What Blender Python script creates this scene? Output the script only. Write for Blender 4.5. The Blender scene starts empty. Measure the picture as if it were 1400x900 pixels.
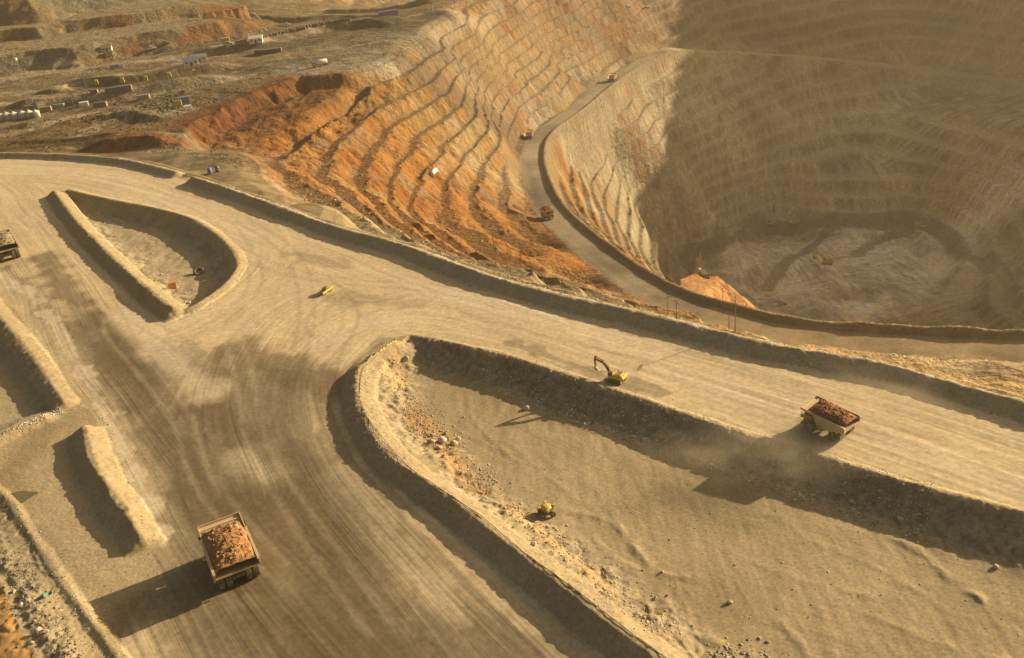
import bpy, bmesh, math, random
import numpy as np
from mathutils import Vector, Matrix

# ------------------------------------------------------------------ scene, camera, light
scene = bpy.context.scene
col = scene.collection
CAM_H, FOC = 100.0, 1300.0                    # camera height above the haul road; focal length in photo pixels
_d = np.array([300.0, 2550.0, FOC]); _d /= np.linalg.norm(_d)      # straight down, as seen by the camera
_f = np.array([0.0, 0.0, 1.0])
_h = _f - _d * (_f @ _d); _h /= np.linalg.norm(_h)
RW = np.stack([np.cross(_d, _h), _h, -_d])     # rows: world X (right), Y (ahead), Z (up)
CAMP = np.array([0.0, 0.0, CAM_H])

def at(px, py, z=0.0):
    """World point at height z that the photograph shows at this pixel (1400 x 900)."""
    v = RW @ np.array([px - 700.0, py - 450.0, FOC])
    return CAMP + v * ((z - CAM_H) / v[2])

cam_d = bpy.data.cameras.new('camera'); cam = bpy.data.objects.new('camera', cam_d); col.objects.link(cam)
cam_d.sensor_fit = 'HORIZONTAL'; cam_d.sensor_width = 36.0; cam_d.lens = 36.0 * FOC / 1400.0
cam_d.clip_start = 1.0; cam_d.clip_end = 20000.0
rx, ry, rz = RW @ np.array([1, 0, 0]), RW @ np.array([0, -1, 0]), RW @ np.array([0, 0, -1])
cam.matrix_world = Matrix(((rx[0], ry[0], rz[0], 0), (rx[1], ry[1], rz[1], 0), (rx[2], ry[2], rz[2], CAM_H), (0, 0, 0, 1)))
scene.camera = cam

SUN_AZ, SUN_EL = 24.0, 18.5                    # degrees: azimuth counted from +X towards +Y
world = bpy.data.worlds.new('World'); scene.world = world; world.use_nodes = True
wn = world.node_tree.nodes; wl = world.node_tree.links
sky = wn.new('ShaderNodeTexSky'); sky.sky_type = 'NISHITA'; sky.sun_disc = False
sky.sun_elevation = math.radians(SUN_EL); sky.sun_rotation = math.radians(90.0 - SUN_AZ)
sky.air_density = 0.8; sky.dust_density = 3.0; sky.ozone_density = 0.5
wl.new(sky.outputs[0], wn['Background'].inputs[0]); wn['Background'].inputs[1].default_value = 0.07
sun_d = bpy.data.lights.new('sun', 'SUN'); sun = bpy.data.objects.new('sun', sun_d); col.objects.link(sun)
sun_d.energy = 5.0; sun_d.angle = math.radians(0.6); sun_d.color = (1.0, 0.98, 0.99)
sd = Vector((math.cos(math.radians(SUN_AZ)) * math.cos(math.radians(SUN_EL)), math.sin(math.radians(SUN_AZ)) * math.cos(math.radians(SUN_EL)), math.sin(math.radians(SUN_EL))))
sun.rotation_euler = sd.to_track_quat('Z', 'Y').to_euler(); sun.location = (300, 300, 300)
vs = scene.view_settings
vs.view_transform = 'Standard'; vs.look = 'None'; vs.gamma = 1.0; vs.use_curve_mapping = False; vs.exposure = 0.68
try:
    vs.use_white_balance = True; vs.white_balance_temperature = 11300.0; vs.white_balance_tint = 8.0
except Exception:
    pass
scene.render.engine = 'CYCLES'
scene.cycles.max_bounces = 6; scene.cycles.diffuse_bounces = 3; scene.cycles.volume_bounces = 0
scene.cycles.use_denoising = True
rng = np.random.default_rng(7); random.seed(7)

# ------------------------------------------------------------------ numpy noise and line tools
_TAB = np.random.default_rng(11).uniform(-1, 1, 512 * 512).astype(np.float32)
def noise(x, y, seed=0):
    x = np.asarray(x, np.float32); y = np.asarray(y, np.float32)
    ix = np.floor(x); iy = np.floor(y); fx = x - ix; fy = y - iy
    ux = fx * fx * (3 - 2 * fx); uy = fy * fy * (3 - 2 * fy)
    ix = ix.astype(np.int32) + (seed * 71) % 509; iy = iy.astype(np.int32) + (seed * 193) % 503
    x0 = ix & 511; x1 = (ix + 1) & 511; y0 = (iy & 511) << 9; y1 = ((iy + 1) & 511) << 9
    a, b, c, d = _TAB[y0 + x0], _TAB[y0 + x1], _TAB[y1 + x0], _TAB[y1 + x1]
    return a + (b - a) * ux + (c - a) * uy + (a - b - c + d) * ux * uy

def fbm(x, y, octaves=4, seed=0, gain=0.5):
    t = 0; amp = 1.0; tot = 0; ca, sa = 0.8, 0.6
    for o in range(octaves):
        t = t + amp * noise(x, y, seed + o * 17); tot += amp; amp *= gain
        x, y = (x * ca - y * sa) * 2.03 + 11.3, (x * sa + y * ca) * 2.03 - 4.7
    return t / tot

def sstep(a, b, x):
    t = np.clip((x - a) / (b - a), 0, 1); return t * t * (3 - 2 * t)

def spline(pts, step=3.0, closed=False):
    p = np.asarray(pts, float); n = len(p); out = []
    for i in range(n if closed else n - 1):
        p0, p1, p2, p3 = (p[(i - 1) % n], p[i], p[(i + 1) % n], p[(i + 2) % n]) if closed else (p[max(i - 1, 0)], p[i], p[i + 1], p[min(i + 2, n - 1)])
        m = max(2, int(np.linalg.norm((p2 - p1)[:2]) / step))
        for k in range(m):
            t = k / m
            out.append(0.5 * ((2 * p1) + (p2 - p0) * t + (2 * p0 - 5 * p1 + 4 * p2 - p3) * t * t + (3 * p1 - p0 - 3 * p2 + p3) * t ** 3))
    out.append(p[0] if closed else p[-1])
    return np.array(out)

def line(pix, z=0.0, step=3.0, closed=False):
    return spline([at(p[0], p[1], p[2] if len(p) > 2 else z) for p in pix], step, closed)

def polydist(L, X, Y, maxd=60.0):
    """distance, side (+ = left of travel), arclength and line height for vertices near line L; far ones keep maxd."""
    D = np.full(X.shape, maxd, np.float32); S = np.zeros_like(D); T = np.full_like(D, maxd); Z = np.zeros_like(D)
    acc = 0.0
    sel = np.where((X > L[:, 0].min() - maxd) & (X < L[:, 0].max() + maxd) & (Y > L[:, 1].min() - maxd) & (Y < L[:, 1].max() + maxd))[0]
    xs, ys = X[sel], Y[sel]; order = np.argsort(xs); sel = sel[order]; xs = xs[order]; ys = ys[order]
    for a, b in zip(L[:-1], L[1:]):
        e = (b - a)[:2]; ln = np.linalg.norm(e)
        if ln < 1e-6: continue
        i0 = np.searchsorted(xs, min(a[0], b[0]) - maxd); i1 = np.searchsorted(xs, max(a[0], b[0]) + maxd)
        yy = ys[i0:i1]; k = np.where((yy > min(a[1], b[1]) - maxd) & (yy < max(a[1], b[1]) + maxd))[0]
        idx = sel[i0:i1][k]; dx = xs[i0:i1][k] - a[0]; dy = yy[k] - a[1]
        t = np.clip((dx * e[0] + dy * e[1]) / ln ** 2, 0, 1)
        qx = dx - t * e[0]; qy = dy - t * e[1]; d = np.hypot(qx, qy)
        m = d < D[idx]; im = idx[m]
        D[im] = d[m]; S[im] = acc + t[m] * ln; Z[im] = a[2] + t[m] * (b[2] - a[2])
        T[im] = np.sign(e[0] * qy[m] - e[1] * qx[m]) * d[m]
        acc += ln
    return D, T, S, Z

def inside(P, X, Y):
    c = np.zeros(X.shape, bool)
    for a, b in zip(P, np.roll(P, -1, 0)):
        if a[1] == b[1]: continue
        m = (a[1] > Y) != (b[1] > Y)
        c ^= m & (X < (b[0] - a[0]) * (Y - a[1]) / (b[1] - a[1]) + a[0])
    return c

def tps(P, V, X, Y, lam=0.0):
    P = np.asarray(P, float) / 100; V = np.asarray(V, float); n = len(P)
    def U(r2): return r2 * np.log(r2 + 1e-9)
    d2 = ((P[:, None] - P[None]) ** 2).sum(-1)
    A = np.zeros((n + 3, n + 3)); A[:n, :n] = U(d2) + lam * np.eye(n)
    A[:n, n] = 1; A[:n, n + 1:] = P; A[n, :n] = 1; A[n + 1:, :n] = P.T
    rhs = np.zeros((n + 3,)); rhs[:n] = V
    w = np.linalg.solve(A, rhs)
    out = np.empty(X.shape, np.float32)
    for i in range(0, X.size, 40000):
        x = (X[i:i + 40000] / 100)[:, None]; y = (Y[i:i + 40000] / 100)[:, None]
        r2 = ((x - P[:, 0]) ** 2 + (y - P[:, 1]) ** 2).astype(np.float32)
        out[i:i + 40000] = (r2 * np.log(r2 + 1e-9)) @ w[:n].astype(np.float32) + w[n] + w[n + 1] * x[:, 0] + w[n + 2] * y[:, 0]
    return out

# ------------------------------------------------------------------ terrain: grid
QUICK = 1.0
A_ = np.radians(np.concatenate([np.linspace(-180, -44, 40), np.linspace(-40, -33, 12), np.linspace(-32.6, 33, int(830 / QUICK)), np.linspace(33.6, 42, 16), np.linspace(46, 180, 40)]))
R_ = [8.0]
while R_[-1] < 3400:
    r = R_[-1]
    k = 0.12 if r < 118 else 0.0021 if r < 1480 else 0.012
    R_.append(r + max(r * k * (QUICK if r > 118 else 1), 0.2))
R_ = np.array(R_); CX, CY = 0.0, -40.0
NA, NR = len(A_), len(R_)
RR, AA = np.meshgrid(R_, A_, indexing='ij')
X = (CX + RR * np.sin(AA)).ravel().astype(np.float32); Y = (CY + RR * np.cos(AA)).ravel().astype(np.float32); RAD = RR.ravel().astype(np.float32)
N = X.size

# ------------------------------------------------------------------ terrain: the lines of the place (photo pixels, height)
RIM_PIX = [(-300, 215), (-120, 207), (0, 211), (120, 214), (200, 226), (250, 241), (330, 268), (420, 303), (500, 326), (560, 342), (640, 371), (720, 393), (810, 418),
           (900, 440), (1000, 465), (1100, 488), (1200, 511), (1300, 532), (1400, 554), (1600, 600), (2200, 730)]
rim = line(RIM_PIX, 0.0, 4.0)
RIDGE = [(870, 900, 66), (870, 1000, 72), (870, 1070, 80), (870, 1135, 97), (870, 1200, 117), (870, 1260, 129), (850, 1380, 150), (1100, 1000, 90), (1100, 1250, 140)]        # high east side of the pit
RAMP = [(1800, 482, -24), (1600, 480, -32), (1400, 478, -38), (1250, 470, -43), (1100, 459, -48), (1010, 441, -51), (900, 405, -56), (820, 352, -64), (760, 300, -72), (735, 260, -78),
        (726, 215, -85), (740, 183, -90), (785, 150, -95), (835, 110, -99), (875, 85, -101), (915, 67, -102)]
ramp = line(RAMP, 0, 6.0)
FAR_ROAD = line([(915, 67, -102), (960, 69, -110), (1010, 72, -121), (1100, 78, -140), (1200, 88, -157), (1300, 100, -165), (1400, 112, -165), (1500, 125, -158)], 0, 8.0)

ctrl = []
def cz(z, *pix):
    for p in pix: ctrl.append(at(p[0], p[1], z))
def cr(r, *pix):
    for p in pix:
        v = RW @ np.array([p[0] - 700.0, p[1] - 450.0, FOC]); ctrl.append(CAMP + v / np.hypot(v[0], v[1]) * r)
LV = lambda k: -18.0 - 7.5 * k + 1.6
cz(LV(0), (506, 114), (481, 127), (446, 146), (414, 173), (392, 196), (384, 223), (403, 243), (446, 275))
cz(LV(1), (546, 132), (510, 150), (489, 166), (460, 189), (442, 214), (438, 236), (475, 268), (520, 303))
cz(LV(2), (574, 146), (531, 171), (506, 196), (495, 225), (495, 254), (520, 285), (560, 315))
cz(LV(3), (599, 164), (567, 189), (549, 211), (540, 232), (532, 260), (548, 290), (590, 325))
cz(LV(4), (621, 182), (599, 211), (578, 229), (566, 254), (560, 279), (573, 300), (612, 328), (646, 350), (706, 381))
cz(LV(5), (650, 190), (618, 232), (608, 255), (616, 282), (640, 314), (672, 344), (720, 374), (770, 395), (830, 413))
cz(LV(6), (680, 190), (655, 225), (650, 255), (662, 285), (690, 315), (740, 345), (790, 370))
cz(LV(7), (688, 222), (690, 255), (700, 285), (725, 310)); cr(640, (702, 196))
for p in RAMP[2:]: cz(p[2], p)
cz(-8, (250, 182), (300, 150), (340, 128)); cr(535, (400, 103)); cr(560, (440, 97)); cr(590, (500, 88))
cz(-6, (270, 215), (300, 235), (340, 258))
cz(-10, (400, 283), (450, 303)); cz(-14, (520, 327))
cr(610, (560, 88)); cr(615, (590, 100)); cr(660, (540, 55)); cr(720, (600, 35)); cr(790, (640, 22)); cr(635, (470, 60))
cr(665, (620, 75)); cr(615, (640, 135)); cr(680, (680, 150)); cr(750, (650, 45))
cr(880, (700, 3)); cr(830, (700, 45)); cr(775, (700, 95)); cr(722, (705, 140))
cr(960, (780, 3)); cr(915, (780, 50)); cr(868, (780, 100))
cr(1035, (850, 3)); cr(990, (850, 45)); cr(950, (850, 80))
cr(1100, (915, 3)); cr(1055, (915, 38)); cr(1190, (1000, 3)); cr(1140, (1000, 42))
for p in [(960, 69, -110), (1010, 72, -121), (1100, 78, -140), (1200, 88, -157), (1300, 100, -165), (1400, 112, -165)]: cz(p[2], p)
cr(1230, (1100, 3)); cr(1265, (1200, 3)); cr(1225, (1300, 3)); cr(1160, (1400, 3))
cr(1045, (1100, 130)); cr(980, (1100, 190)); cr(920, (1100, 250)); cr(1040, (1200, 150)); cr(970, (1200, 210)); cr(905, (1200, 265))
cr(1000, (1300, 160)); cr(925, (1300, 230)); cr(965, (1400, 170)); cr(890, (1400, 230)); cr(825, (1400, 300))
# west wall below the ramp, down to the floor
cr(700, (770, 215)); cr(742, (805, 215)); cr(800, (845, 215)); cr(800, (885, 258)); cr(815, (840, 170)); cr(875, (890, 160)); cr(935, (930, 130)); cr(895, (950, 180)); cr(985, (960, 105)); cr(912, (870, 120))
cr(640, (795, 262)); cr(665, (832, 290)); cr(675, (868, 330)); cr(735, (905, 330)); cr(830, (960, 265)); cr(925, (1030, 215)); cz(-243, (985, 318), (1060, 285)); cz(-246, (935, 372))
cz(-250, (1010, 330), (1120, 312), (1240, 310), (1000, 380), (1080, 350), (1150, 345), (1200, 390), (1100, 420)); cz(-250, (1000, 420))
cz(-238, (1330, 350), (1280, 420)); cz(-218, (1400, 380)); cz(-195, (1460, 360)); cz(-228, (1390, 440))
# hidden ground behind the rim
for p, dz, out in [((600, 356), -20, 40), ((700, 388), -27, 42), ((800, 415), -31, 44), ((900, 440), -34, 46), ((1000, 465), -36, 46), ((1100, 488), -36, 44), ((1200, 511), -34, 40), ((1300, 532), -32, 36), ((1400, 554), -30, 32), ((1600, 600), -26, 30)]:
    q = at(p[0], p[1], 0); ctrl.append(np.array([q[0] + out * 0.62, q[1] + out * 0.78, dz]))
for a, b, c in zip(RAMP[1:9], RAMP[2:10], RAMP[3:11]):
    pa, pb, pc = at(*a), at(*b), at(*c); t = (pc - pa)[:2]; t /= np.linalg.norm(t)
    ctrl.append(np.array([pb[0] + t[1] * 48, pb[1] - t[0] * 48, pb[2] - 42])); ctrl.append(np.array([pb[0] + t[1] * 95, pb[1] - t[0] * 95, pb[2] - 84]))
for x, y, z in [(130, 560, -200), (200, 560, -225), (260, 600, -240), (320, 500, -220), (240, 420, -175), (330, 380, -190), (420, 450, -215), (420, 300, -180),
                (560, 620, -150), (700, 700, -90), (800, 900, -20)] + RIDGE + [(1100, 700, 20), (1300, 1100, 120), (700, 1500, 30), (500, 1520, -30), (300, 1420, -45), (900, 1900, 100), (400, 1900, 0), (0, 1500, -20), (-100, 1150, -20), (0, 2200, 30), (700, 400, -20), (1200, 300, 0), (1900, 1200, 90), (600, 150, 0), (600, 2600, 50)]:
    ctrl.append(np.array([x, y, z]))
# plateau on the left
for x, y, z in [(-218, 440, -2), (-300, 500, -2), (-300, 700, 0), (-200, 600, -6), (-160, 520, -6), (-420, 900, 4), (-250, 900, -2), (-120, 800, -10), (-70, 790, -12), (-60, 880, -20), (-50, 980, -34), (-150, 1000, -14), (0, 1080, -42), (60, 1180, -50), (30, 1310, -40), (150, 1280, -55), (-180, 700, -6), (-500, 1300, 10), (-200, 1300, -4), (-700, 700, 4), (-900, 1500, 10), (-400, 2400, 20),
                (-120, 400, -3), (-70, 330, -4), (-170, 390, -1), (-1500, 800, 10), (-400, 480, 0)]:
    ctrl.append(np.array([x, y, z]))
ctrl = np.array(ctrl)
ZB = tps(ctrl[:, :2], ctrl[:, 2], X, Y, 0.004)
ZB = np.clip(ZB, -262, 200)
wl_ = sstep(60, -20, X) * sstep(1150, 950, Y)               # the left plateau is level
ZB = ZB + wl_ * np.where(ZB > -8, (-8 + (ZB + 8) * 0.10) - ZB, 0)

# ------------------------------------------------------------------ terrain: benches of the pit
Drim, Trim, Srim, _ = polydist(rim, X, Y, 90.0)
rim_ext = np.vstack([rim, [[3000, -500, 0], [3000, 5000, 0], [-3000, 5000, 0], [-3000, 480, 0]]])
beyond = inside(rim_ext[:, :2], X, Y)
G = ZB.reshape(NR, NA)
gx = np.gradient(X.reshape(NR, NA), axis=0), np.gradient(X.reshape(NR, NA), axis=1); gy = np.gradient(Y.reshape(NR, NA), axis=0), np.gradient(Y.reshape(NR, NA), axis=1)
def grad(Z):
    z0, z1 = np.gradient(Z.reshape(NR, NA), axis=0), np.gradient(Z.reshape(NR, NA), axis=1)
    det = gx[0] * gy[1] - gx[1] * gy[0]; det = np.where(np.abs(det) < 1e-9, 1e-9, det)
    return ((z0 * gy[1] - z1 * gy[0]) / det).ravel(), ((z1 * gx[0] - z0 * gx[1]) / det).ravel()
dzx, dzy = grad(ZB); SL = np.hypot(dzx, dzy)
# local frame: u runs down the slope, v along the bench
LEFTPLAT = sstep(-4, -10, ZB) * beyond
pitw = beyond * sstep(-9, -15, ZB) * sstep(0.16, 0.30, SL + 0.05 * fbm(X / 60, Y / 60, 2, 5)) * (Y < 1900)
floorw = sstep(-228, -242, ZB)
HB = 16.0
rough = fbm(X / 60, Y / 60, 2, 3) * 1.8 + fbm(X / 14, Y / 14, 3, 9) * 1.3 + fbm(X / 4.5, Y / 4.5, 2, 12) * 0.5
wx2 = dzx ** 2 / (SL ** 2 + 1e-6); 
stripe = wx2 * fbm(X / 26, Y / 5.5, 3, 21) + (1 - wx2) * fbm(X / 5.5, Y / 26, 3, 22)
stripe_f = wx2 * fbm(X / 12, Y / 2.4, 2, 31) + (1 - wx2) * fbm(X / 2.4, Y / 12, 2, 32)
LEVELS = np.concatenate([[-4000.0], np.arange(-85.5 - 11 * 27, -85.5, 11.0), -18 - 7.5 * np.arange(9, -1, -1), [-10.5, -3, 4.5, 4000]])
zu = ZB + rough + stripe * 0.5
kk = np.clip(np.searchsorted(LEVELS, zu, 'right') - 1, 0, len(LEVELS) - 2); lev0 = LEVELS[kk]; levh = np.minimum(LEVELS[kk + 1] - lev0, 11.0)
f = np.clip((zu - lev0) / levh, 0, 1)
BA = 0.47 + 0.10 * noise(X / 120, Y / 120, 8) + 0.07 * noise(X / 22, Y / 22, 18)
face = sstep(BA, 1.0, f) * 0.35 + np.clip((f - BA) / (1 - BA), 0, 1) * 0.65
ZT = lev0 + face * levh + np.where(f < BA, -0.7 * f, 0)
onface = sstep(0.02, 0.2, f - BA) * (1 - sstep(0.93, 1.0, f))
blocky = np.abs(fbm(X / 6.0, Y / 6.0, 3, 35))
ZT = ZT + onface * (stripe * 1.1 + stripe_f * 0.7 + blocky * 1.8 - 0.4)
heap = np.clip(fbm(X / 9, Y / 9, 3, 41), 0, 1) * (1 - onface) * sstep(0.35, 0.0, f / BA * 1.0 - 0.0)   # fallen rock on the bench
ZT = ZT + heap * 1.8
Z = ZB + (ZT - ZB) * pitw + (1 - pitw) * beyond * fbm(X / 30, Y / 30, 4, 51) * 1.6
Z = Z + floorw * (fbm(X / 45, Y / 45, 4, 61) * 5.0)
# ------------------------------------------------------------------ terrain: haul ramp of the pit
Dr, Tr, Sr, Zr = polydist(ramp, X, Y, 60.0)
near_end = sstep(0, 60, Sr)
wr = np.where(Tr > 0, 1 - sstep(6.5, 17, Dr), 1 - sstep(9.5, 17, Dr)) * (Dr < 59)
Z = Z + (Zr - Z) * wr
ramp_berm = np.clip((2.6 - np.abs(Tr + 8.8)) * 0.9, 0, 1.6) * (1 + 0.15 * noise(X / 9, Y / 9, 77))
Z = Z + ramp_berm * (Dr < 40) * wr.clip(0, 1) ** 0.3
Z = Z + (1 - sstep(90, 200, Sr)) * (Dr < 30) * sstep(4, 12, Dr) * 1.1 * np.clip(fbm(X / 9, Y / 9, 3, 68), -.2, 1)
isramp = (Dr < 7.3)
# lit spur below the near ramp
SPUR = line([(925, 408, -100), (948, 392, -112), (962, 381, -120), (984, 398, -128), (1012, 424, -136), (1042, 440, -142)], 0, 4.0)
Ds, Ts, Ss, Zs_ = polydist(SPUR, X, Y, 60.0)
Z = np.where(Ds < 59, np.maximum(Z, Zs_ + 0.6 * fbm(X / 8, Y / 8, 3, 66) - 0.9 * np.maximum(Ds - 9 - 3 * fbm(X / 14, Y / 14, 3, 67), 0)), Z)
Df, Tf, Sf, Zf = polydist(FAR_ROAD, X, Y, 50.0)
wf = 1 - sstep(9, 22, Df); Z = Z + (Zf - Z) * wf
isramp |= (Df < 8.0)

# broken edge where the plateau drops into the orange wall
EDGE = line([(235, 212), (250, 196), (262, 176), (290, 156), (318, 140), (345, 128), (395, 110), (440, 103), (500, 96), (545, 92)], -8, 5.0)
De, Te, Se, _ = polydist(EDGE, X, Y, 90.0)
te = -Te + 5 * fbm(X / 18, Y / 18, 3, 306) + 1.6 * fbm(X / 4, Y / 4, 3, 307)
cutw = sstep(0, 40, Se) * sstep(0, 40, Se.max() - Se) * (De < 89) * sstep(-30, -16, ZB) * (1 - sstep(30, 75, te))
cut = 8.5 * sstep(0, 9, te) * cutw
Z = Z - cut + (te > 0) * cutw * (1.5 * fbm(X / 7, Y / 7, 3, 308) + 1.2 * stripe)
isedge = (te > 1) * (cutw > .15)
# plateau in front of the rim, and the blend over the rim
plat = (fbm(X / 18, Y / 18, 4, 71) * 0.22 + fbm(X / 4, Y / 4, 3, 73) * 0.05).astype(np.float32)
wb = np.where(beyond, sstep(3.0, 15.0, Drim), 0.0)
Z = np.where(beyond, plat + (Z - plat) * wb, plat)

# ------------------------------------------------------------------ terrain: waste dumps on the left horizon
def dump(toe, z0, height, slope, seed, endfade=50.0):
    global Z
    L = line(toe, z0, 12.0)
    sel = np.where((RAD > 560) & (X < 260))[0]
    Dd, Td, Sd, _ = polydist(L, X[sel], Y[sel], 500.0)
    t = Td + fbm(X[sel] / 40, Y[sel] / 40, 3, seed) * 9.0 + fbm(X[sel] / 9, Y[sel] / 9, 2, seed + 3) * 1.8
    hh = np.clip(t * slope, 0, height) * sstep(0, endfade, Sd) * sstep(0, endfade, Sd.max() - Sd)
    Z[sel] = np.maximum(Z[sel], np.where(hh > 0.05, z0 + hh + fbm(X[sel] / 14, Y[sel] / 14, 3, seed + 5) * 0.7, -999))
    m = np.zeros(N, np.float32); m[sel] = sstep(0.1, 2.0, hh); fc = np.zeros(N, np.float32); fc[sel] = (hh > 0.2) * (hh < height - 0.3)
    return m, fc
dumpA, faceA = dump([(-200, 130), (-60, 113), (0, 104), (60, 96), (110, 90), (160, 78), (230, 68), (300, 56), (350, 44), (400, 34)], -7.0, 11.0, 0.55, 201)
dumpB, faceB = dump([(-200, 82), (-60, 67), (0, 60), (60, 55), (90, 46), (150, 40), (220, 31), (290, 18), (345, 8)], 3.5, 8.0, 0.55, 221)
dumpC, faceC = dump([(-200, 56), (-60, 43), (0, 37), (60, 32), (100, 20), (160, 10), (230, -4), (300, -20)], 11.5, 26.0, 0.5, 241)
isdump = np.maximum(np.maximum(dumpA, dumpB), dumpC); dumpface = np.maximum(np.maximum(faceA, faceB), faceC)
# low cut banks across the left plateau (roads on shelves)
def bank(pix, z, h, w, slope=0.6):
    """a shelf: ground left of the line (further away) is raised by h along a short face"""
    global Z
    L = line(pix, z, 10.0); sel = np.where((RAD > 420) & (X < 260) & (RAD < 1500))[0]
    Dd, Td, Sd, _ = polydist(L, X[sel], Y[sel], w)
    hh = np.clip((Td + 1.5 * fbm(X[sel] / 12, Y[sel] / 12, 2, 300)) * slope, 0, h) * (1 - sstep(w * 0.45, w * 0.98, Dd)) * sstep(0, 25, Sd) * sstep(0, 25, Sd.max() - Sd)
    Z[sel] = Z[sel] + hh
bank([(70, 120), (120, 118), (180, 115), (260, 104), (340, 90)], -7, 4.6, 40)
bank([(-20, 156), (60, 146), (140, 136), (240, 122), (330, 110)], -7, 4.6, 34)
bank([(80, 208), (150, 202), (200, 199), (252, 198)], -6, 5.0, 26, 0.9)
bank([(240, 80), (300, 74), (360, 66), (400, 58)], -7, 4.5, 46)
bank([(350, 70), (420, 54), (480, 44), (540, 46)], -10, 4.5, 40)
bank([(320, 26), (400, 29), (470, 23), (540, 21)], -8, 4.0, 60)
bank([(-20, 178), (40, 173), (70, 170)], -6, 2.4, 16)
bank([(60, 176), (110, 166), (150, 160), (210, 163), (245, 160)], -6, 2.6, 16)
bank([(-20, 200), (60, 192), (130, 186), (200, 183)], -6, 1.8, 14)
bank([(20, 132), (80, 128), (110, 122)], -7, 2.5, 30)
bank([(420, 12), (500, 8), (600, 4)], -12, 5.0, 90)
bank([(100, 100), (170, 92), (230, 84)], -7, 2.5, 26)
Z = Z + (LEFTP := sstep(30, -20, X) * beyond * (RAD < 1500) * sstep(-30, -12, ZB)) * (fbm(X / 22, Y / 10, 4, 305) * 0.9)

# ------------------------------------------------------------------ terrain: berms, basins and ruts near the camera
near = np.where(RAD < 560)[0]
nx, ny = X[near], Y[near]; zn = Z[near].astype(np.float64)
region = np.zeros(N, np.int16)           # 0 ground; others set below
rn = region[near]
lump = fbm(nx / 3.2, ny / 3.2, 3, 81); lump_f = fbm(nx / 1.1, ny / 1.1, 2, 83)
GRAV = np.zeros(near.size, np.float32)   # stony ground
def berm(L, h, half, crest, rid, endfade=6.0, skew=0.0, cut=None):
    D, T, S, _ = polydist(L, nx, ny, 40.0)
    wob = 0.30 * noise(S / 9.0, S * 0 + rid, 91) + 0.16 * lump + 0.22 * lump_f
    hh = np.clip((half - D + wob) / (half - crest), 0, 1)
    hh = hh * (1.10 - 0.10 * hh) * h * (1 + 0.09 * noise(S / 12.0, S * 0 + 3.3 * rid, 92) + 0.05 * lump + 0.06 * lump_f)
    hh *= sstep(0, endfade, S) * sstep(0, endfade, S.max() - S) if endfade else 1.0
    m = hh > 0.18
    zn[:] = np.where(hh > 0.02, np.maximum(zn, hh), zn)
    rn[m] = rid
    return D, T, S, hh
# the long berm on the pit rim, and its shorter continuation left of the gap
RIMC = [(258, 239), (300, 253), (350, 270), (400, 288), (450, 306), (500, 320), (560, 336), (625, 361), (700, 384), (790, 407), (875, 425), (950, 443), (1050, 467), (1140, 483), (1225, 499), (1310, 523), (1400, 547), (1600, 600), (2000, 690)]
rimc = line(RIMC, 2.5)
Dk, Tk, Sk, hk = berm(rimc, 2.3, 3.9, 0.35, 10, 3.0)
rimc2 = line([(-260, 202), (-100, 205), (0, 208), (60, 209), (120, 212), (180, 219), (246, 235)], 2.0)
berm(rimc2, 1.8, 3.6, 0.35, 11, 3.0)

# hollow in the middle: far edge (road side), floor 3.4 m down
BAS_FAR = [(560, 459), (600, 465), (660, 480), (720, 497), (800, 523), (880, 549), (960, 577), (1060, 608), (1160, 638), (1260, 667), (1400, 703), (1600, 752), (2000, 850)]
BAS_NEAR = [(540, 462), (512, 478), (492, 500), (487, 535), (500, 575), (535, 622), (595, 665), (650, 706), (700, 746), (760, 791), (830, 846), (905, 900), (1100, 1040), (1300, 1180)]
bfar = line(BAS_FAR, 0.0); bnear = line(BAS_NEAR, 2.2)
poly = np.vstack([bfar[:, :2], bnear[::-1, :2]])
inb = inside(poly, nx, ny)
Db, Tb, Sb, _ = polydist(bfar, nx, ny, 60.0)
Dn, Tn, Sn, _ = polydist(bnear, nx, ny, 60.0)
toe_n = lump * 0.9 + 1.6 * noise(Sb / 9.0, Sb * 0 + 2.0, 95) + 0.5 * lump_f
run_f = 7.6 + toe_n * 0.9
depth = 3.2 + 0.06 * fbm(nx / 14, ny / 14, 3, 97)
wall_far = np.clip(Db / run_f, 0, 1)
run_n = 8.5 + 2.6 * noise(Sn / 8.0, Sn * 0, 99) + 2.2 * lump
wall_near = np.clip(Dn / run_n, 0, 1)
bowl = np.minimum(wall_far, wall_near ** 0.8)
rub = np.exp(-((Dn - run_n * 0.85) / 4.2) ** 2) * inb
talus = np.exp(-((Db - run_f) / 1.6) ** 2) * inb
fl = -depth + np.maximum((1 - wall_far) * depth, (1 - wall_near ** 0.75) * (depth + 1.9)) + rub * (0.55 + 0.9 * np.abs(fbm(nx / 2.6, ny / 2.6, 3, 101))) * (Sn > 12) + talus * 0.45 * (0.4 + np.abs(lump))
fl += (bowl > 0.97) * (fbm(nx / 1.2, ny / 5.0, 2, 103) * 0.05 + 0.02 * fbm(nx / 7, ny / 7, 3, 104))
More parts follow.
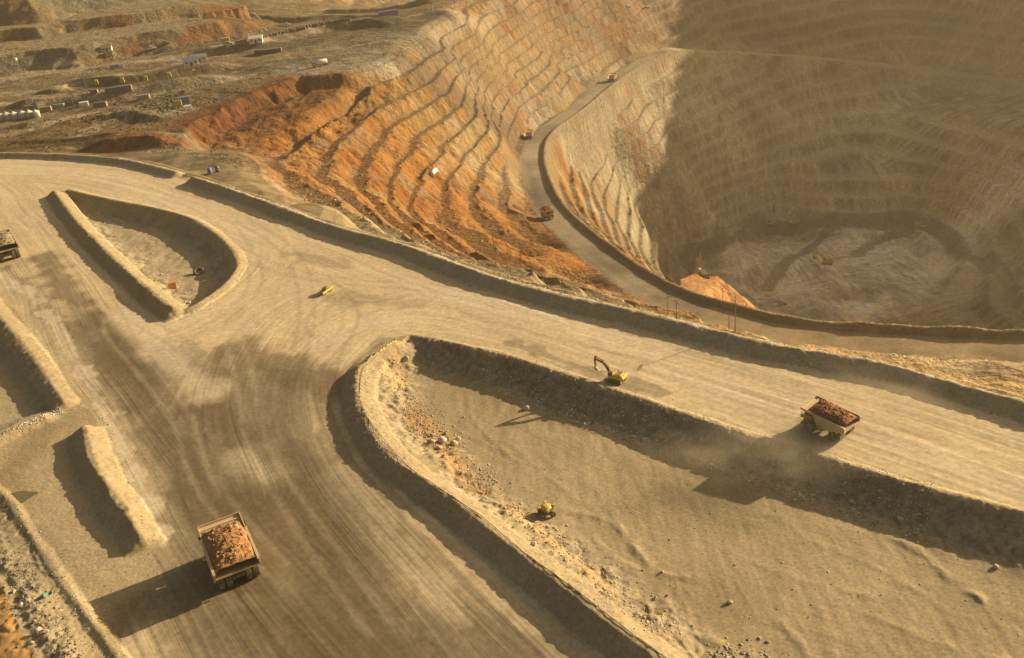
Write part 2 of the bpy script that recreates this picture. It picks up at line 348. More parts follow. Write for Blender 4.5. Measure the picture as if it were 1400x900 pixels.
for pts_, hh_ in [([(765, 695), (800, 702), (840, 716), (866, 745), (892, 778)], .34), ([(1205, 728), (1255, 752), (1300, 790), (1338, 818)], .45), ([(1180, 835), (1235, 858), (1300, 884), (1380, 905)], .25), ([(1055, 838), (1085, 868), (1110, 900)], .3), ([(800, 725), (850, 770), (905, 785), (960, 790)], .28),
                  ([(640, 560), (660, 590), (720, 640)], .2), ([(930, 650), (1000, 690), (1060, 705)], .16), ([(1010, 760), (1090, 790), (1190, 815)], .14), ([(690, 600), (760, 660), (820, 700)], .14), ([(1100, 735), (1200, 775), (1290, 830)], .15)]:
    Dq_, _, Sq_, _ = polydist(line(pts_, -3.0), nx, ny, 8.0)
    fl += hh_ * np.exp(-((Dq_ + .5 * lump_f) / .75) ** 2) * (0.5 + 0.5 * noise(Sq_ / 3.0, Sq_ * 0, 108)) * (Dq_ < 7)
fl += (bowl > 0.9) * (0.04 * np.clip(fbm(nx / 2.2, ny / 9.0, 3, 109) - .05, 0, 1) + 0.03 * fbm(nx / 1.6, ny / 1.6, 2, 110))
zn[inb] = fl[inb]
rn[inb] = 3
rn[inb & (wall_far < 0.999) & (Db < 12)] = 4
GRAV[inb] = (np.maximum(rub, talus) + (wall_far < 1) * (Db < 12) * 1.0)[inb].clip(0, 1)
berm(line(BAS_NEAR[1:], 2.2), 2.15, 4.0, 0.35, 12, 8.0)
berm(line([(590, 462), (660, 477), (720, 493), (800, 519), (880, 545), (960, 573), (1060, 604), (1160, 634), (1260, 663), (1400, 699), (1600, 748), (1900, 820)], 0.6), 0.6, 1.5, 0.25, 13, 3.0)
# teardrop island left of the junction
TEAR = [(75, 262), (92, 290), (112, 316), (150, 352), (190, 390), (228, 420), (242, 428), (262, 424), (300, 400), (322, 380), (330, 360), (316, 334), (292, 314), (262, 298), (220, 286), (170, 277), (120, 267), (92, 260)]
tl = line(TEAR, 0.6, 2.5, True)
Dt, Tt, St, _ = polydist(tl, nx, ny, 40.0); int_ = inside(tl[:-1, :2], nx, ny)
rt = 6.0 + 1.8 * noise(St / 8.0, St * 0, 105) + 1.2 * lump
zn[int_] = (-(3.0 + 0.3 * lump) * np.clip(Dt / rt, 0, 1) + 0.7 * np.exp(-((Dt - rt) / 2.5) ** 2) * np.abs(lump) * 1.3)[int_]
rn[int_] = 5; GRAV[int_] = (np.exp(-((Dt - rt * .8) / 3.5) ** 2) * (0.3 + 0.7 * (lump > 0)))[int_]
berm(line([(72, 258), (90, 283), (108, 306), (140, 338), (165, 362), (200, 393), (232, 418), (244, 424)], 2.2), 2.2, 4.0, 0.35, 14, 3.0)
berm(line([(244, 424), (262, 419), (298, 396), (318, 376), (326, 358), (312, 334), (288, 314), (258, 297), (215, 285), (165, 275), (118, 265), (90, 258)], 1.0), 1.0, 2.3, 0.3, 15, 2.0)
# ridge and hollow on the left edge
berm(line([(113, 577), (119, 604), (129, 634), (152, 671), (178, 708), (196, 742)], 2.0), 2.1, 3.7, 0.4, 16, 2.0)
HOL = line([(-120, 400), (-20, 418), (12, 455), (45, 500), (72, 540), (80, 556), (40, 572), (0, 590), (-80, 640), (-200, 600)], 0, 2.5, True)
Dh, Th, Sh, _ = polydist(HOL, nx, ny, 40.0); inh = inside(HOL[:-1, :2], nx, ny)
zn[inh] = (-1.5 * np.clip(Dh / (5.0 + lump), 0, 1))[inh]; rn[inh] = 6; GRAV[inh] = (Dh < 5)[inh] * 0.5
berm(line([(-120, 380), (-40, 392), (0, 432), (30, 468), (60, 508), (80, 538), (92, 552)], 1.6), 1.3, 3.4, 0.3, 17, 3.0)
berm(line([(78, 562), (40, 578), (0, 597), (-80, 645)], 0.7), 0.9, 2.6, 0.4, 18, 3.0)
# windrow and stony ground in the lower left corner
WIND = line([(-60, 640), (0, 672), (18, 692), (45, 735), (75, 780), (110, 828), (140, 868), (165, 905), (230, 1000)], 0.5)
Dw, Tw, Sw, hw = berm(WIND, 0.5, 1.5, 0.2, 19, 2.0)
leftof = Tw < 0                             # camera side: right of travel
GRAV = np.maximum(GRAV, (leftof & (Tw > -39)) * sstep(-0.25, 0.35, fbm(nx / 6, ny / 6, 3, 111) + 0.25) * (rn == 0))
RUBB = line([(-40, 760), (10, 795), (28, 840), (50, 880), (80, 930)], 0.0)
Dq, Tq, Sq, _ = polydist(RUBB, nx, ny, 40.0)
zn += np.where(rn == 0, 0.9 * np.exp(-((Dq - 2) / 2.6) ** 2) * (0.5 + np.abs(lump)), 0)
GRAV = np.maximum(GRAV, np.exp(-((Dq - 2) / 3.0) ** 2))
orange_corner = ((Tq < 0) & (Dq > 1.0) & (Dq < 39) & leftof).astype(np.float32)
GRAV *= (1 - orange_corner * 0.9)
# behind the rim berm a stony strip
GRAV = np.maximum(GRAV, ((Tk > 1.0) & (Tk < 9) & (Dk < 12)) * (0.35 + 0.4 * (lump > 0)))
zn += np.where((Tk > 3.0) & (Tk < 10) & (Dk < 12), 0.5 * np.clip(fbm(nx / 4, ny / 4, 3, 121), 0, 1), 0)
zn += GRAV * (0.22 * np.abs(lump_f) + 0.14 * fbm(nx / 0.7, ny / 0.7, 2, 123)) * sstep(420, 250, np.hypot(nx, ny)) * np.where((Tk > 0) & (Dk < 39), .25, 1.0)

# ---- roads: streaks that follow the wheels
ROADS = [line(p, 0, 5.0) for p in (
    [(-200, 225), (0, 232), (100, 236), (190, 250), (300, 290), (420, 335), (560, 388), (700, 428), (900, 487), (1100, 548), (1400, 642), (1700, 735)],
    [(-120, 180), (-20, 255), (60, 350), (130, 460), (220, 600), (320, 745), (450, 900), (600, 1090)],
    [(900, 520), (700, 455), (560, 432), (490, 448), (435, 500), (430, 560), (470, 640), (560, 745), (680, 870), (820, 1010)],
    [(180, 470), (260, 442), (340, 400), (380, 350), (370, 310), (320, 290)],
    [(560, 400), (470, 395), (400, 415), (330, 470), (300, 560), (340, 680)])]
num = 0; den = 0; num_f = 0
roadd = np.full(nx.shape, 99.0)
for i, L in enumerate(ROADS):
    D, T, S, _ = polydist(L, nx, ny, 70.0)
    w = np.exp(-(D / 11.0) ** 2) + 1e-6
    T = T + 1.2 * noise(S / 30.0, T / 12.0, 130 + i)
    st = fbm(S / 55.0, T / 1.3, 3, 140 + i, 0.6) + 0.5 * fbm(S / 120.0, T / 5.0, 2, 150 + i)
    sf = noise(S / 16.0, T / 0.42, 160 + i)
    num = num + w * st; num_f = num_f + w * sf; den = den + w; roadd = np.minimum(roadd, D)
streak = num / den; streak_f = num_f / den
# lane coordinates (along, across, certainty) for the fine tyre tracks of the material
lane = np.zeros((near.size, 3), np.float32); w1 = np.zeros(near.size); w2 = np.zeros(near.size)
for i, L in enumerate(ROADS + [line(p, -3.3, 5.0) for p in ([(600, 530), (760, 610), (950, 700), (1200, 780), (1500, 860)], [(690, 690), (800, 760), (950, 820), (1150, 880), (1400, 960)])]):
    D, T, S, _ = polydist(L, nx, ny, 70.0); w = np.exp(-(D / 12.0) ** 2) + 1e-7; w = w * (np.isin(rn, (3, 4)) == (i >= len(ROADS)))
    b_ = w > w1; w2 = np.where(b_, w1, np.maximum(w2, w)); w1 = np.where(b_, w, w1)
    lane[b_, 0] = S[b_] + 500 * i; lane[b_, 1] = T[b_] + 1.2 * noise(S[b_] / 30.0, T[b_] / 12.0, 130 + i)
lane[:, 2] = np.clip((w1 - w2) / (w1 + w2 + 1e-12) * 2.5, 0, 1) * (w1 > 1e-4)
ROADP = line([(-300, 190), (-150, 214), (0, 217), (120, 220), (250, 246), (350, 280), (450, 318), (560, 348), (700, 396), (875, 432), (1050, 480), (1225, 512), (1400, 560), (1700, 640),
              (2000, 850), (1600, 745), (1260, 661), (1060, 602), (880, 544), (720, 492), (565, 458), (510, 474), (478, 505), (470, 540), (490, 585), (560, 670), (700, 790), (800, 880), (1000, 1040),
              (560, 1150), (260, 1000), (165, 880), (215, 790), (195, 740), (150, 640), (130, 570), (100, 545), (50, 470), (0, 410), (-150, 360)], 0, 4.0, True)
inroad = inside(ROADP[:-1, :2], nx, ny) & ((rn == 0))
rn[inroad] = 1
zn += np.where(rn == 1, 0.05 * streak + 0.025 * streak_f, 0)
Z[near] = zn; region[near] = rn
GR = np.zeros(N, np.float32); GR[near] = GRAV
STREAK = np.zeros(N, np.float32); STREAK[near] = streak; STREAKF = np.zeros(N, np.float32); STREAKF[near] = streak_f
OC = np.zeros(N, np.float32); OC[near] = orange_corner
LANE = np.zeros((N, 3), np.float32); LANE[near] = lane

# regions outside the near field
region[(region == 0) & beyond & ((pitw > 0.35) | isedge)] = 7
region[(region == 0) & (ZB < -150) & beyond & (pitw <= 0.35)] = 8
region[(region == 0) & (ZB < -40) & beyond] = 7
region[isramp & beyond & (region != 10)] = 9
region[(isdump > 0.5)] = 20
P3 = np.stack([X, Y, Z], 1)
CC = (P3 - CAMP) @ RW
vis = CC[:, 2] > 20
PXX = np.where(vis, 700 + FOC * CC[:, 0] / np.maximum(CC[:, 2], 1), -9999); PYY = np.where(vis, 450 + FOC * CC[:, 1] / np.maximum(CC[:, 2], 1), -9999)
def ground(px, py, tol=2.2):
    """the visible point of the finished terrain at a photo pixel"""
    for t in (tol, tol * 2, tol * 4, tol * 8, tol * 20):
        c = np.where((np.abs(PXX - px) < t) & (np.abs(PYY - py) < t))[0]
        if c.size:
            dmin = CC[c, 2].min(); c = c[CC[c, 2] < dmin * 1.02 + 1.0]
            j = c[np.argmin((PXX[c] - px) ** 2 + (PYY[c] - py) ** 2)]
            return P3[j].copy()
    return at(px, py, 0)
# ------------------------------------------------------------------ terrain: colours of the earth (albedo)
def C3(*c): return np.array(c, np.float32)
ROAD_C, SAND_C, STONE_C = C3(.45, .355, .225), C3(.37, .285, .17), C3(.30, .25, .17)
# colour of the rock, and some painted shade, given at places of the pit and plateau and spread between them
KEYS = [
 ((.30, .10, .03), [(300, 160), (330, 165), (270, 175), (370, 120), (345, 130)]),
 ((.37, .15, .04), [(420, 170), (400, 240), (460, 165), (370, 190), (480, 210), (450, 250), (420, 130), (480, 140), (520, 165), (560, 270)]),
 ((.39, .165, .045), [(540, 200), (510, 250), (570, 215), (620, 300), (700, 340), (600, 255), (560, 310), (660, 320), (740, 350), (620, 330)]),
 ((.41, .24, .09), [(600, 180), (560, 150), (640, 200), (650, 250), (530, 120), (600, 140)]),
 ((.42, .31, .17), [(690, 240), (660, 190), (700, 210)]), ((.20, .155, .10), [(540, 30), (580, 60), (620, 50), (520, 72), (480, 40), (560, 80), (600, 20)]), ((.34, .225, .115), [(620, 110), (650, 150), (580, 100), (600, 80)]),
 ((.40, .32, .19), [(480, 300), (400, 280), (440, 300), (330, 255), (300, 230), (520, 320), (760, 380), (800, 400)]),
 ((.40, .18, .05), [(790, 270), (780, 240), (830, 330), (870, 370), (840, 345), (760, 330), (800, 380)]),
 ((.44, .37, .24), [(800, 200), (840, 180), (860, 280), (850, 240), (780, 200), (880, 330), (820, 290), (900, 390)]),
 ((.40, .345, .235), [(880, 120), (840, 140), (900, 200), (780, 130), (740, 160)]),
 ((.37, .24, .12), [(700, 90), (760, 100), (720, 60), (640, 60), (800, 70), (700, 130), (680, 30), (760, 40)]),
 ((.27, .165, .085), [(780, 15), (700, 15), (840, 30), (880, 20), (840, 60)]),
 ((.17, .11, .065), [(920, 20), (950, 40), (1000, 30), (960, 15), (1050, 50), (1100, 40)]),  # far top right: shade darkened into the rock colour
 ((.33, .27, .19), [(960, 150), (1000, 120), (1000, 200), (950, 250), (920, 300), (1080, 200)]),
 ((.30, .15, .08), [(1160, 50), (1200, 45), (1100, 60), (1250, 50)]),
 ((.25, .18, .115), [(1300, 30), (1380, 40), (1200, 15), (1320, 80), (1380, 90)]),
 ((.29, .215, .14), [(1120, 120), (1250, 120), (1350, 150), (1380, 200), (1300, 200), (1120, 230), (1280, 260)]),
 ((.30, .27, .165), [(1200, 170), (1190, 200), (1215, 190)]),
 ((.56, .47, .36), [(1000, 350), (1100, 340), (1200, 360), (1150, 400), (1080, 390), (1250, 380), (1180, 430), (1300, 330)]),
 ((.24, .19, .125), [(1350, 400), (1300, 440), (1380, 340), (1280, 430), (1340, 440)]),
 ((.42, .19, .075), [(990, 410), (1010, 420), (980, 395), (1050, 425), (1075, 430)]),
 ((.44, .30, .15), [(960, 440), (1100, 470), (1200, 480), (1300, 500), (1380, 515), (1150, 470)]),
 ((.33, .25, .15), [(300, 118), (320, 100), (260, 125), (230, 140), (210, 160), (60, 130), (200, 90), (300, 80), (120, 120), (20, 140), (250, 110), (340, 60), (100, 105), (420, 60)]),
 ((.33, .20, .095), [(130, 200), (180, 190), (60, 190), (220, 175), (100, 170), (170, 160), (20, 190), (150, 175)]),
 ((.40, .31, .19), [(200, 205), (260, 215), (230, 210), (150, 150), (40, 170)]),
 ((.37, .275, .15), [(480, 15), (420, 10), (560, 5), (400, 75), (520, 60), (480, 80)]),
 ((.31, .275, .20), [(440, 100), (500, 92), (400, 92), (560, 45), (470, 70)]),
]
kp, kc = [], []
for c, pts in KEYS:
    for p in pts:
        q = ground(*p); kp.append(q[:2]); kc.append(np.array(c) * (.64 if p[0] < 360 and p[1] < 215 else (.66 if p[1] > 60 else .62) if p[0] < 905 else (.7 if p[1] < 60 else 1.08)))  # lowered on the sunlit side, raised on the shaded; top right darkened as shade
kp = np.array(kp, np.float32); kc = np.array(kc, np.float32)
wxn = X + 26 * fbm(X / 55, Y / 55, 3, 401) * np.clip(RAD / 600, 0, 1); wyn = Y + 26 * fbm(X / 55, Y / 55, 3, 411) * np.clip(RAD / 600, 0, 1)
rock = np.empty((N, 3), np.float32); rock[:] = SAND_C
BI = np.where(beyond)[0]
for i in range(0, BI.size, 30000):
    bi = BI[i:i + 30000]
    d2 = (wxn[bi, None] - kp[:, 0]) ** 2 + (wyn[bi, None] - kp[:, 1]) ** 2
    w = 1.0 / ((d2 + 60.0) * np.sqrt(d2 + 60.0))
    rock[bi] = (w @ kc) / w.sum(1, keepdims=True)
grey = rock.mean(1, keepdims=True)
colr = rock.copy()
# streaks down the faces, greyer trodden benches, pale seams
colr *= (1 + 0.34 * stripe * 1.0 + 0.22 * stripe_f)[:, None]
band = fbm(X / 34, Y / 34, 4, 421)
colr *= (1 + 0.28 * band)[:, None]
hue = fbm(X / 17 + 40, Y / 17, 3, 431)
colr *= np.stack([1 + 0.05 * hue, 1 + 0.16 * hue, 1 + 0.28 * hue], 1)
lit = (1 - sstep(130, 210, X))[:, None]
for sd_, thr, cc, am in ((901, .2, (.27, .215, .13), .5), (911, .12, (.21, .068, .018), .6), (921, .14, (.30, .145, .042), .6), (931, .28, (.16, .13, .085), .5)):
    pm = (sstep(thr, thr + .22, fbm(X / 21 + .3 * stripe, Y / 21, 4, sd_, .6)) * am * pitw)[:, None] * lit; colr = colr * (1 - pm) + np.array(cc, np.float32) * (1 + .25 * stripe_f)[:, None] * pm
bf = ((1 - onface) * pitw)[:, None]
shw = sstep(130, 210, X)[:, None]  # shaded east side: contrast raised and ledges lightened in colour to read in shade
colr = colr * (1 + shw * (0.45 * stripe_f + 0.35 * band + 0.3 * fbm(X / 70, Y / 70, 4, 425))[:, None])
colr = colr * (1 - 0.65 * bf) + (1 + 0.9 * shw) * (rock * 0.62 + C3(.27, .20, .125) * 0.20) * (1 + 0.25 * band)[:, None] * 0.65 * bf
def mixin(mask, c, a=1.0):
    global colr
    m = (np.clip(mask, 0, 1) * a)[:, None]; colr = colr * (1 - m) + np.asarray(c, np.float32) * m
def paint(pix, width, c, a=1.0, soft=0.5, z=None, wob=2.0, seed=500):
    """a strip of other earth along a line given on the visible ground"""
    pts = [ground(*p) if z is None else at(p[0], p[1], z) for p in pix]
    L = spline(pts, 6.0); patch(L, width, c, a, soft, wob, 9.0, 0.0, None, seed)
def patch(L, width, c, a, soft, wob, wl_, streaky, only, seed):
    mg = width + 14 + wob
    sel = np.where((X > L[:, 0].min() - mg) & (X < L[:, 0].max() + mg) & (Y > L[:, 1].min() - mg) & (Y < L[:, 1].max() + mg))[0]
    D, T, S, _ = polydist(L, X[sel], Y[sel], mg)
    k_ = D < mg - 0.01; sel = sel[k_]; D = D[k_]
    m = 1 - sstep(width * (1 - soft), width, D + wob * fbm(X[sel] / wl_, Y[sel] / wl_, 3, seed) + streaky * STREAK[sel])
    if only is not None: m = m * np.isin(region[sel], only)
    m = (np.clip(m, 0, 1) * a)[:, None]; colr[sel] = colr[sel] * (1 - m) + np.asarray(c, np.float32) * m
# waste dumps: tipped streaks
ds = fbm(X / 4.5 + Y / 9.0, Y / 60.0, 3, 441, .65); dl = fbm(X / 60, Y / 90, 3, 443)
dcol = np.where((dl > 0.18)[:, None], C3(.40, .20, .085), np.where((dl < -0.1)[:, None], C3(.34, .29, .19), C3(.38, .28, .15)))
dcol = dcol * (0.47 * (1 + 0.55 * ds))[:, None]
m = (isdump * dumpface)[:, None]; colr = colr * (1 - m) + dcol * m
mixin(isdump * (1 - dumpface), (.22, .175, .11), 0.6)
# plateau roads, pale and dark strips on the left
for pix, w, c, a in [
    ([(0, 108), (70, 98), (150, 88), (230, 80), (300, 66), (380, 48)], 16, (.40, .32, .21), .8), ([(0, 128), (60, 122), (130, 108), (210, 94), (260, 78)], 9, (.42, .34, .22), .7),
    ([(0, 143), (80, 133), (160, 126), (250, 116), (340, 104)], 7, (.41, .33, .22), .8), ([(0, 186), (60, 172), (110, 158), (180, 148), (250, 140)], 7, (.43, .33, .20), .8),
    ([(110, 185), (150, 160), (200, 158), (260, 150)], 8, (.41, .34, .24), .7), ([(440, 94), (500, 76), (560, 52), (620, 28), (680, 8)], 10, (.30, .245, .16), .6),
    ([(350, 58), (420, 44), (480, 30), (560, 22), (620, 15)], 6, (.42, .34, .22), .7), ([(400, 95), (440, 96), (500, 88), (545, 84)], 14, (.31, .275, .20), .8),
    ([(300, 60), (360, 26), (450, 22), (530, 20)], 6, (.17, .14, .10), .5), ([(0, 205), (80, 196), (150, 186), (240, 180)], 6, (.16, .11, .055), .6), ([(150, 192), (240, 194)], 6, (.30, .105, .045), .8),
    ([(30, 155), (100, 148), (200, 138), (240, 132)], 6, (.15, .13, .075), .6), ([(0, 156), (50, 150), (90, 146)], 8, (.20, .165, .11), .6), ([(90, 112), (150, 112), (230, 104), (330, 92)], 4, (.19, .155, .10), .6),
    ([(300, 72), (350, 66), (400, 58)], 7, (.20, .17, .12), .6), ([(470, 38), (520, 36), (560, 36)], 12, (.24, .20, .14), .6), ([(590, 16), (610, 18)], 10, (.14, .12, .09), .7), ([(390, 55), (410, 62)], 14, (.20, .18, .13), .6), ([(450, 45), (440, 55)], 10, (.20, .13, .06), .5)]:
    paint(pix, w, tuple(x_ * (1.0 if c[0] > .29 else .5) for x_ in c), a, 0.5)
# dark strip down the gully on the north-west wall
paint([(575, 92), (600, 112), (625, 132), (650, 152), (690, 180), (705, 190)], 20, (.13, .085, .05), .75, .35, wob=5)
# scrub and rust-coloured ground on the left plateau
scr = sstep(-.05, .25, fbm(X / 3.0, Y / 3.0, 3, 445)) * sstep(-.1, .15, fbm(X / 40, Y / 16, 2, 447))
SCR = line([(-20, 200), (60, 190), (120, 178), (180, 150), (250, 132)], -7, 8.0); Dsc, _, _, _ = polydist(SCR, X, Y, 60)
mixin(scr * (1 - sstep(14, 45, Dsc)) * (Dsc < 59), (.075, .068, .03), .75)
plw = LEFTP * (pitw < .2) * (isdump < .3)
colr *= (1 - .28 * plw)[:, None]
colr *= (1 + plw * (0.42 * fbm(X / 16, Y / 5, 4, 449, .62) + 0.2 * fbm(X / 3, Y / 3, 2, 448)))[:, None]
# ramp surface
rw = (Dr < 7.3) & (region == 9)
rs = fbm(Sr / 60, Tr / 2.0, 3, 451); rp = np.clip(noise(Sr / 26, Tr * 0 + .5, 453) * 1.6 + 0.2, -1, 1)
rc = C3(.215, .175, .12) * (1 + 0.22 * rs + 0.42 * rp * (np.abs(Tr) < 5.5 + 1.5 * noise(Sr / 6, Sr * 0, 455)))[:, None]
rc = rc * sstep(110, 240, Sr)[:, None] + C3(.30, .215, .125) * (1 + .3 * fbm(X / 8, Y / 8, 3, 454))[:, None] * (1 - sstep(110, 240, Sr))[:, None]
colr = np.where(rw[:, None], rc, colr)
mixin((np.abs(Tr + 8.8) < 3.4) & (Dr < 25) & (wr > .3), (.20, .155, .10), .75)  # berm band darkened in colour for the shade on its inner face
mixin((Df < 9), (.36, .29, .20), .8)
# roads on the pit floor
for pix, w, a in [([(905, 368), (940, 355), (975, 340), (1020, 322), (1060, 312), (1120, 308), (1200, 304), (1245, 308), (1290, 322), (1320, 348), (1345, 360), (1400, 392)], 11, .75), ([(1140, 312), (1120, 330), (1090, 350), (1065, 370), (1050, 395)], 10, .7),
                  ([(1250, 312), (1225, 325), (1190, 335), (1170, 350)], 10, .7), ([(905, 372), (925, 395), (950, 420)], 12, .5), ([(1060, 308), (1000, 330), (960, 350)], 8, .4)]:
    paint(pix, w * .8, (.17, .135, .095), min(a * 1.1, .85), .5, wob=2.5)
for pix, w, a in [([(1340, 360), (1380, 385), (1420, 410)], 7, .5), ([(1180, 370), (1220, 400), (1240, 425)], 9, .35), ([(1130, 400), (1180, 410)], 16, .35), ([(1060, 350), (1040, 380)], 14, .4)]:
    paint(pix, w, (.42, .34, .25), a, .8, wob=4)
# lower bench on the right
for pix, w, c, a in [([(1180, 480), (1260, 488), (1400, 500)], 7, (.27, .19, .11), .6), ([(1340, 500), (1365, 498)], 8, (.26, .19, .13), .8), ([(1230, 492), (1320, 500)], 5, (.44, .33, .19), .6)]:
    paint(pix, w, c, a, .6)

# near field: roads, floors, berms
reg = region
base_n = np.where((reg == 1)[:, None], ROAD_C, SAND_C)
nearm = np.isin(reg, (1, 3, 4, 5, 6, 10, 11, 12, 13, 14, 15, 16, 17, 18, 19)) | ((reg == 0) & ~beyond)
big = fbm(X / 26, Y / 26, 4, 461)
base_n = base_n * (1 + 0.10 * big)[:, None]
bw = fbm(X / 1.6, Y / 6.5, 3, 463)         # tyre marks on the hollow's floor
base_n = np.where(np.isin(reg, (3,))[:, None], C3(.34, .265, .16) * (1 + 0.20 * big + 0.13 * bw + 0.10 * fbm(X / 9, Y / 9, 3, 464))[:, None], base_n)
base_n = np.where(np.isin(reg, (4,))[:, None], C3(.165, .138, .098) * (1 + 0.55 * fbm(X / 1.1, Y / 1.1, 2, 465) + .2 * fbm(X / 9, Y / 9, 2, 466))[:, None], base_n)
base_n = np.where(np.isin(reg, (5, 6))[:, None], C3(.36, .29, .185) * (1 + 0.15 * fbm(X / 4, Y / 4, 3, 467))[:, None], base_n)
bm = np.isin(reg, (10, 11, 12, 13, 14, 15, 16, 17, 18, 19))
base_n = np.where(bm[:, None], C3(.325, .252, .152) * (1 + 0.14 * fbm(X / 5, Y / 5, 3, 469))[:, None], base_n)
base_n = np.where(np.isin(reg, (10, 11))[:, None], C3(.34, .285, .19) * (1 + 0.12 * fbm(X / 5, Y / 5, 3, 470))[:, None], base_n)
onroad = (reg == 1)[:, None]
base_n = np.where(onroad, base_n * (1 + 0.11 * STREAK + 0.04 * STREAKF)[:, None], base_n)
gmix = (GR * 0.55)[:, None]
gcol = STONE_C * (1 + 0.55 * fbm(X / 0.9, Y / 0.9, 2, 471) + 0.2 * fbm(X / 6, Y / 6, 2, 473))[:, None]
base_n = base_n * (1 - gmix) + gcol * gmix
colr = np.where(nearm[:, None], base_n, colr)
colr = np.where((reg == 9)[:, None] & (Dr < 7.3)[:, None], colr * (1 + .25 * fbm(X / 5, Y / 5, 3, 456))[:, None], colr)
mixin(OC, (.46, .25, .10), .85)
mixin((Ds < 14) * 1.0, (.42, .22, .09), .6)
# orange rubble along the hollow's near side, pale nose
def blot(pix, width, c, a, soft=.8, wob=2.0, z=0.0, streaky=0.0, only=None, seed=510):
    pts = [at(p[0], p[1], z) for p in pix]
    patch(spline(pts, 3.0), width, c, a, soft, wob, 5.0, streaky, only, seed)
for pix, w, c, a in [([(560, 560), (590, 590), (620, 630), (660, 665)], 3.2, (.40, .235, .11), .7), ([(700, 690), (750, 740), (800, 780), (830, 810)], 2.4, (.48, .30, .14), .6), ([(535, 490), (545, 520)], 5, (.50, .36, .19), .6),
                     ([(870, 860), (930, 890)], 3, (.33, .22, .12), .5), ([(880, 830), (930, 880), (1000, 930)], 5, (.24, .195, .13), .5), ([(650, 640), (700, 670), (760, 720), (850, 790)], 3.5, (.28, .225, .15), .5)]:
    blot(pix, w, c, a, .8, 2.0, -2.0, 0, (3, 4))
WET, DRY = (.13, .094, .052), (.60, .495, .35)
DAMP = line([(-60, 330), (40, 350), (110, 420), (200, 450), (300, 470), (420, 480), (470, 500), (470, 560), (520, 640), (640, 760), (820, 900), (700, 1100), (200, 1000), (180, 800), (150, 640), (60, 480)], 0, 6.0, True)
Dd_, Td_, _, _ = polydist(DAMP, X, Y, 30.0); damp = np.where(inside(DAMP[:-1, :2], X, Y), sstep(-2, 14, Dd_ + 5 * fbm(X / 16, Y / 16, 3, 491)), 0.0) * (reg == 1)
colr *= (1 - 0.54 * damp)[:, None]
colr *= np.where((reg == 1) & (damp < .5), 1.16, 1.0)[:, None].astype(np.float32)
R1 = (1, 0)
for pix, w, a, st in [
    ([(60, 350), (95, 405), (130, 450), (180, 530), (235, 620), (285, 700), (340, 790), (420, 900)], 6.0, .72, 2.0), ([(120, 420), (170, 470), (205, 520)], 5.5, .62, 3.0), ([(320, 478), (370, 492), (430, 515), (455, 540)], 8.5, .72, 3.0),
    ([(275, 560), (310, 575), (340, 600)], 6.5, .70, 3.0), ([(345, 690), (385, 700), (420, 750), (470, 840), (530, 920)], 10, .72, 3.0), ([(400, 620), (420, 680), (440, 740)], 5, .5, 3.0), ([(330, 650), (345, 690)], 5, .5, 2),
    ([(445, 560), (470, 620), (540, 710), (660, 830), (740, 905)], 5, .42, 2.5), ([(230, 830), (320, 870), (420, 900)], 9, .45, 3), ([(395, 345), (430, 355), (480, 365)], 3.5, .34, 2), ([(455, 405), (510, 412), (570, 418)], 4.5, .30, 2),
    ([(520, 465), (500, 480), (470, 510)], 3, .4, 1.5), ([(700, 470), (800, 505), (900, 535)], 2, .5, 1), ([(860, 560), (980, 598), (1100, 630), (1250, 672), (1400, 712)], 1.2, .4, .8),
    ([(10, 365), (55, 420), (110, 500), (140, 560)], 1.8, .45, 1), ([(1250, 590), (1330, 615), (1420, 640)], 3, .22, 3), ([(900, 470), (1010, 505), (1100, 540)], 3, .18, 3), ([(430, 870), (500, 930)], 6, .4, 2)]:
    blot(pix, w, WET, a, .75, 3.2, 0, st, R1)
for pix, w, a, st in [
    ([(0, 375), (40, 402), (72, 440), (105, 495), (145, 565), (190, 655), (225, 745)], 2.0, .70, .5), ([(170, 430), (230, 485), (285, 535)], 6.5, .60, 2), ([(20, 230), (150, 245), (260, 285), (340, 320)], 7, .45, 2), ([(620, 400), (760, 440), (900, 480)], 5, .5, 2),
    ([(440, 470), (490, 445), (560, 435)], 5, .55, 2), ([(560, 385), (660, 412)], 4, .4, 1.5), ([(330, 620), (365, 650)], 5, .35, 2.5), ([(470, 640), (540, 740), (620, 840)], 3, .25, 2), ([(900, 500), (1060, 555), (1200, 600), (1400, 665)], 6, .4, 2), ([(330, 400), (280, 430), (240, 445)], 5, .4, 2)]:
    blot(pix, w, DRY, a, .8, 2.8, 0, st, R1)
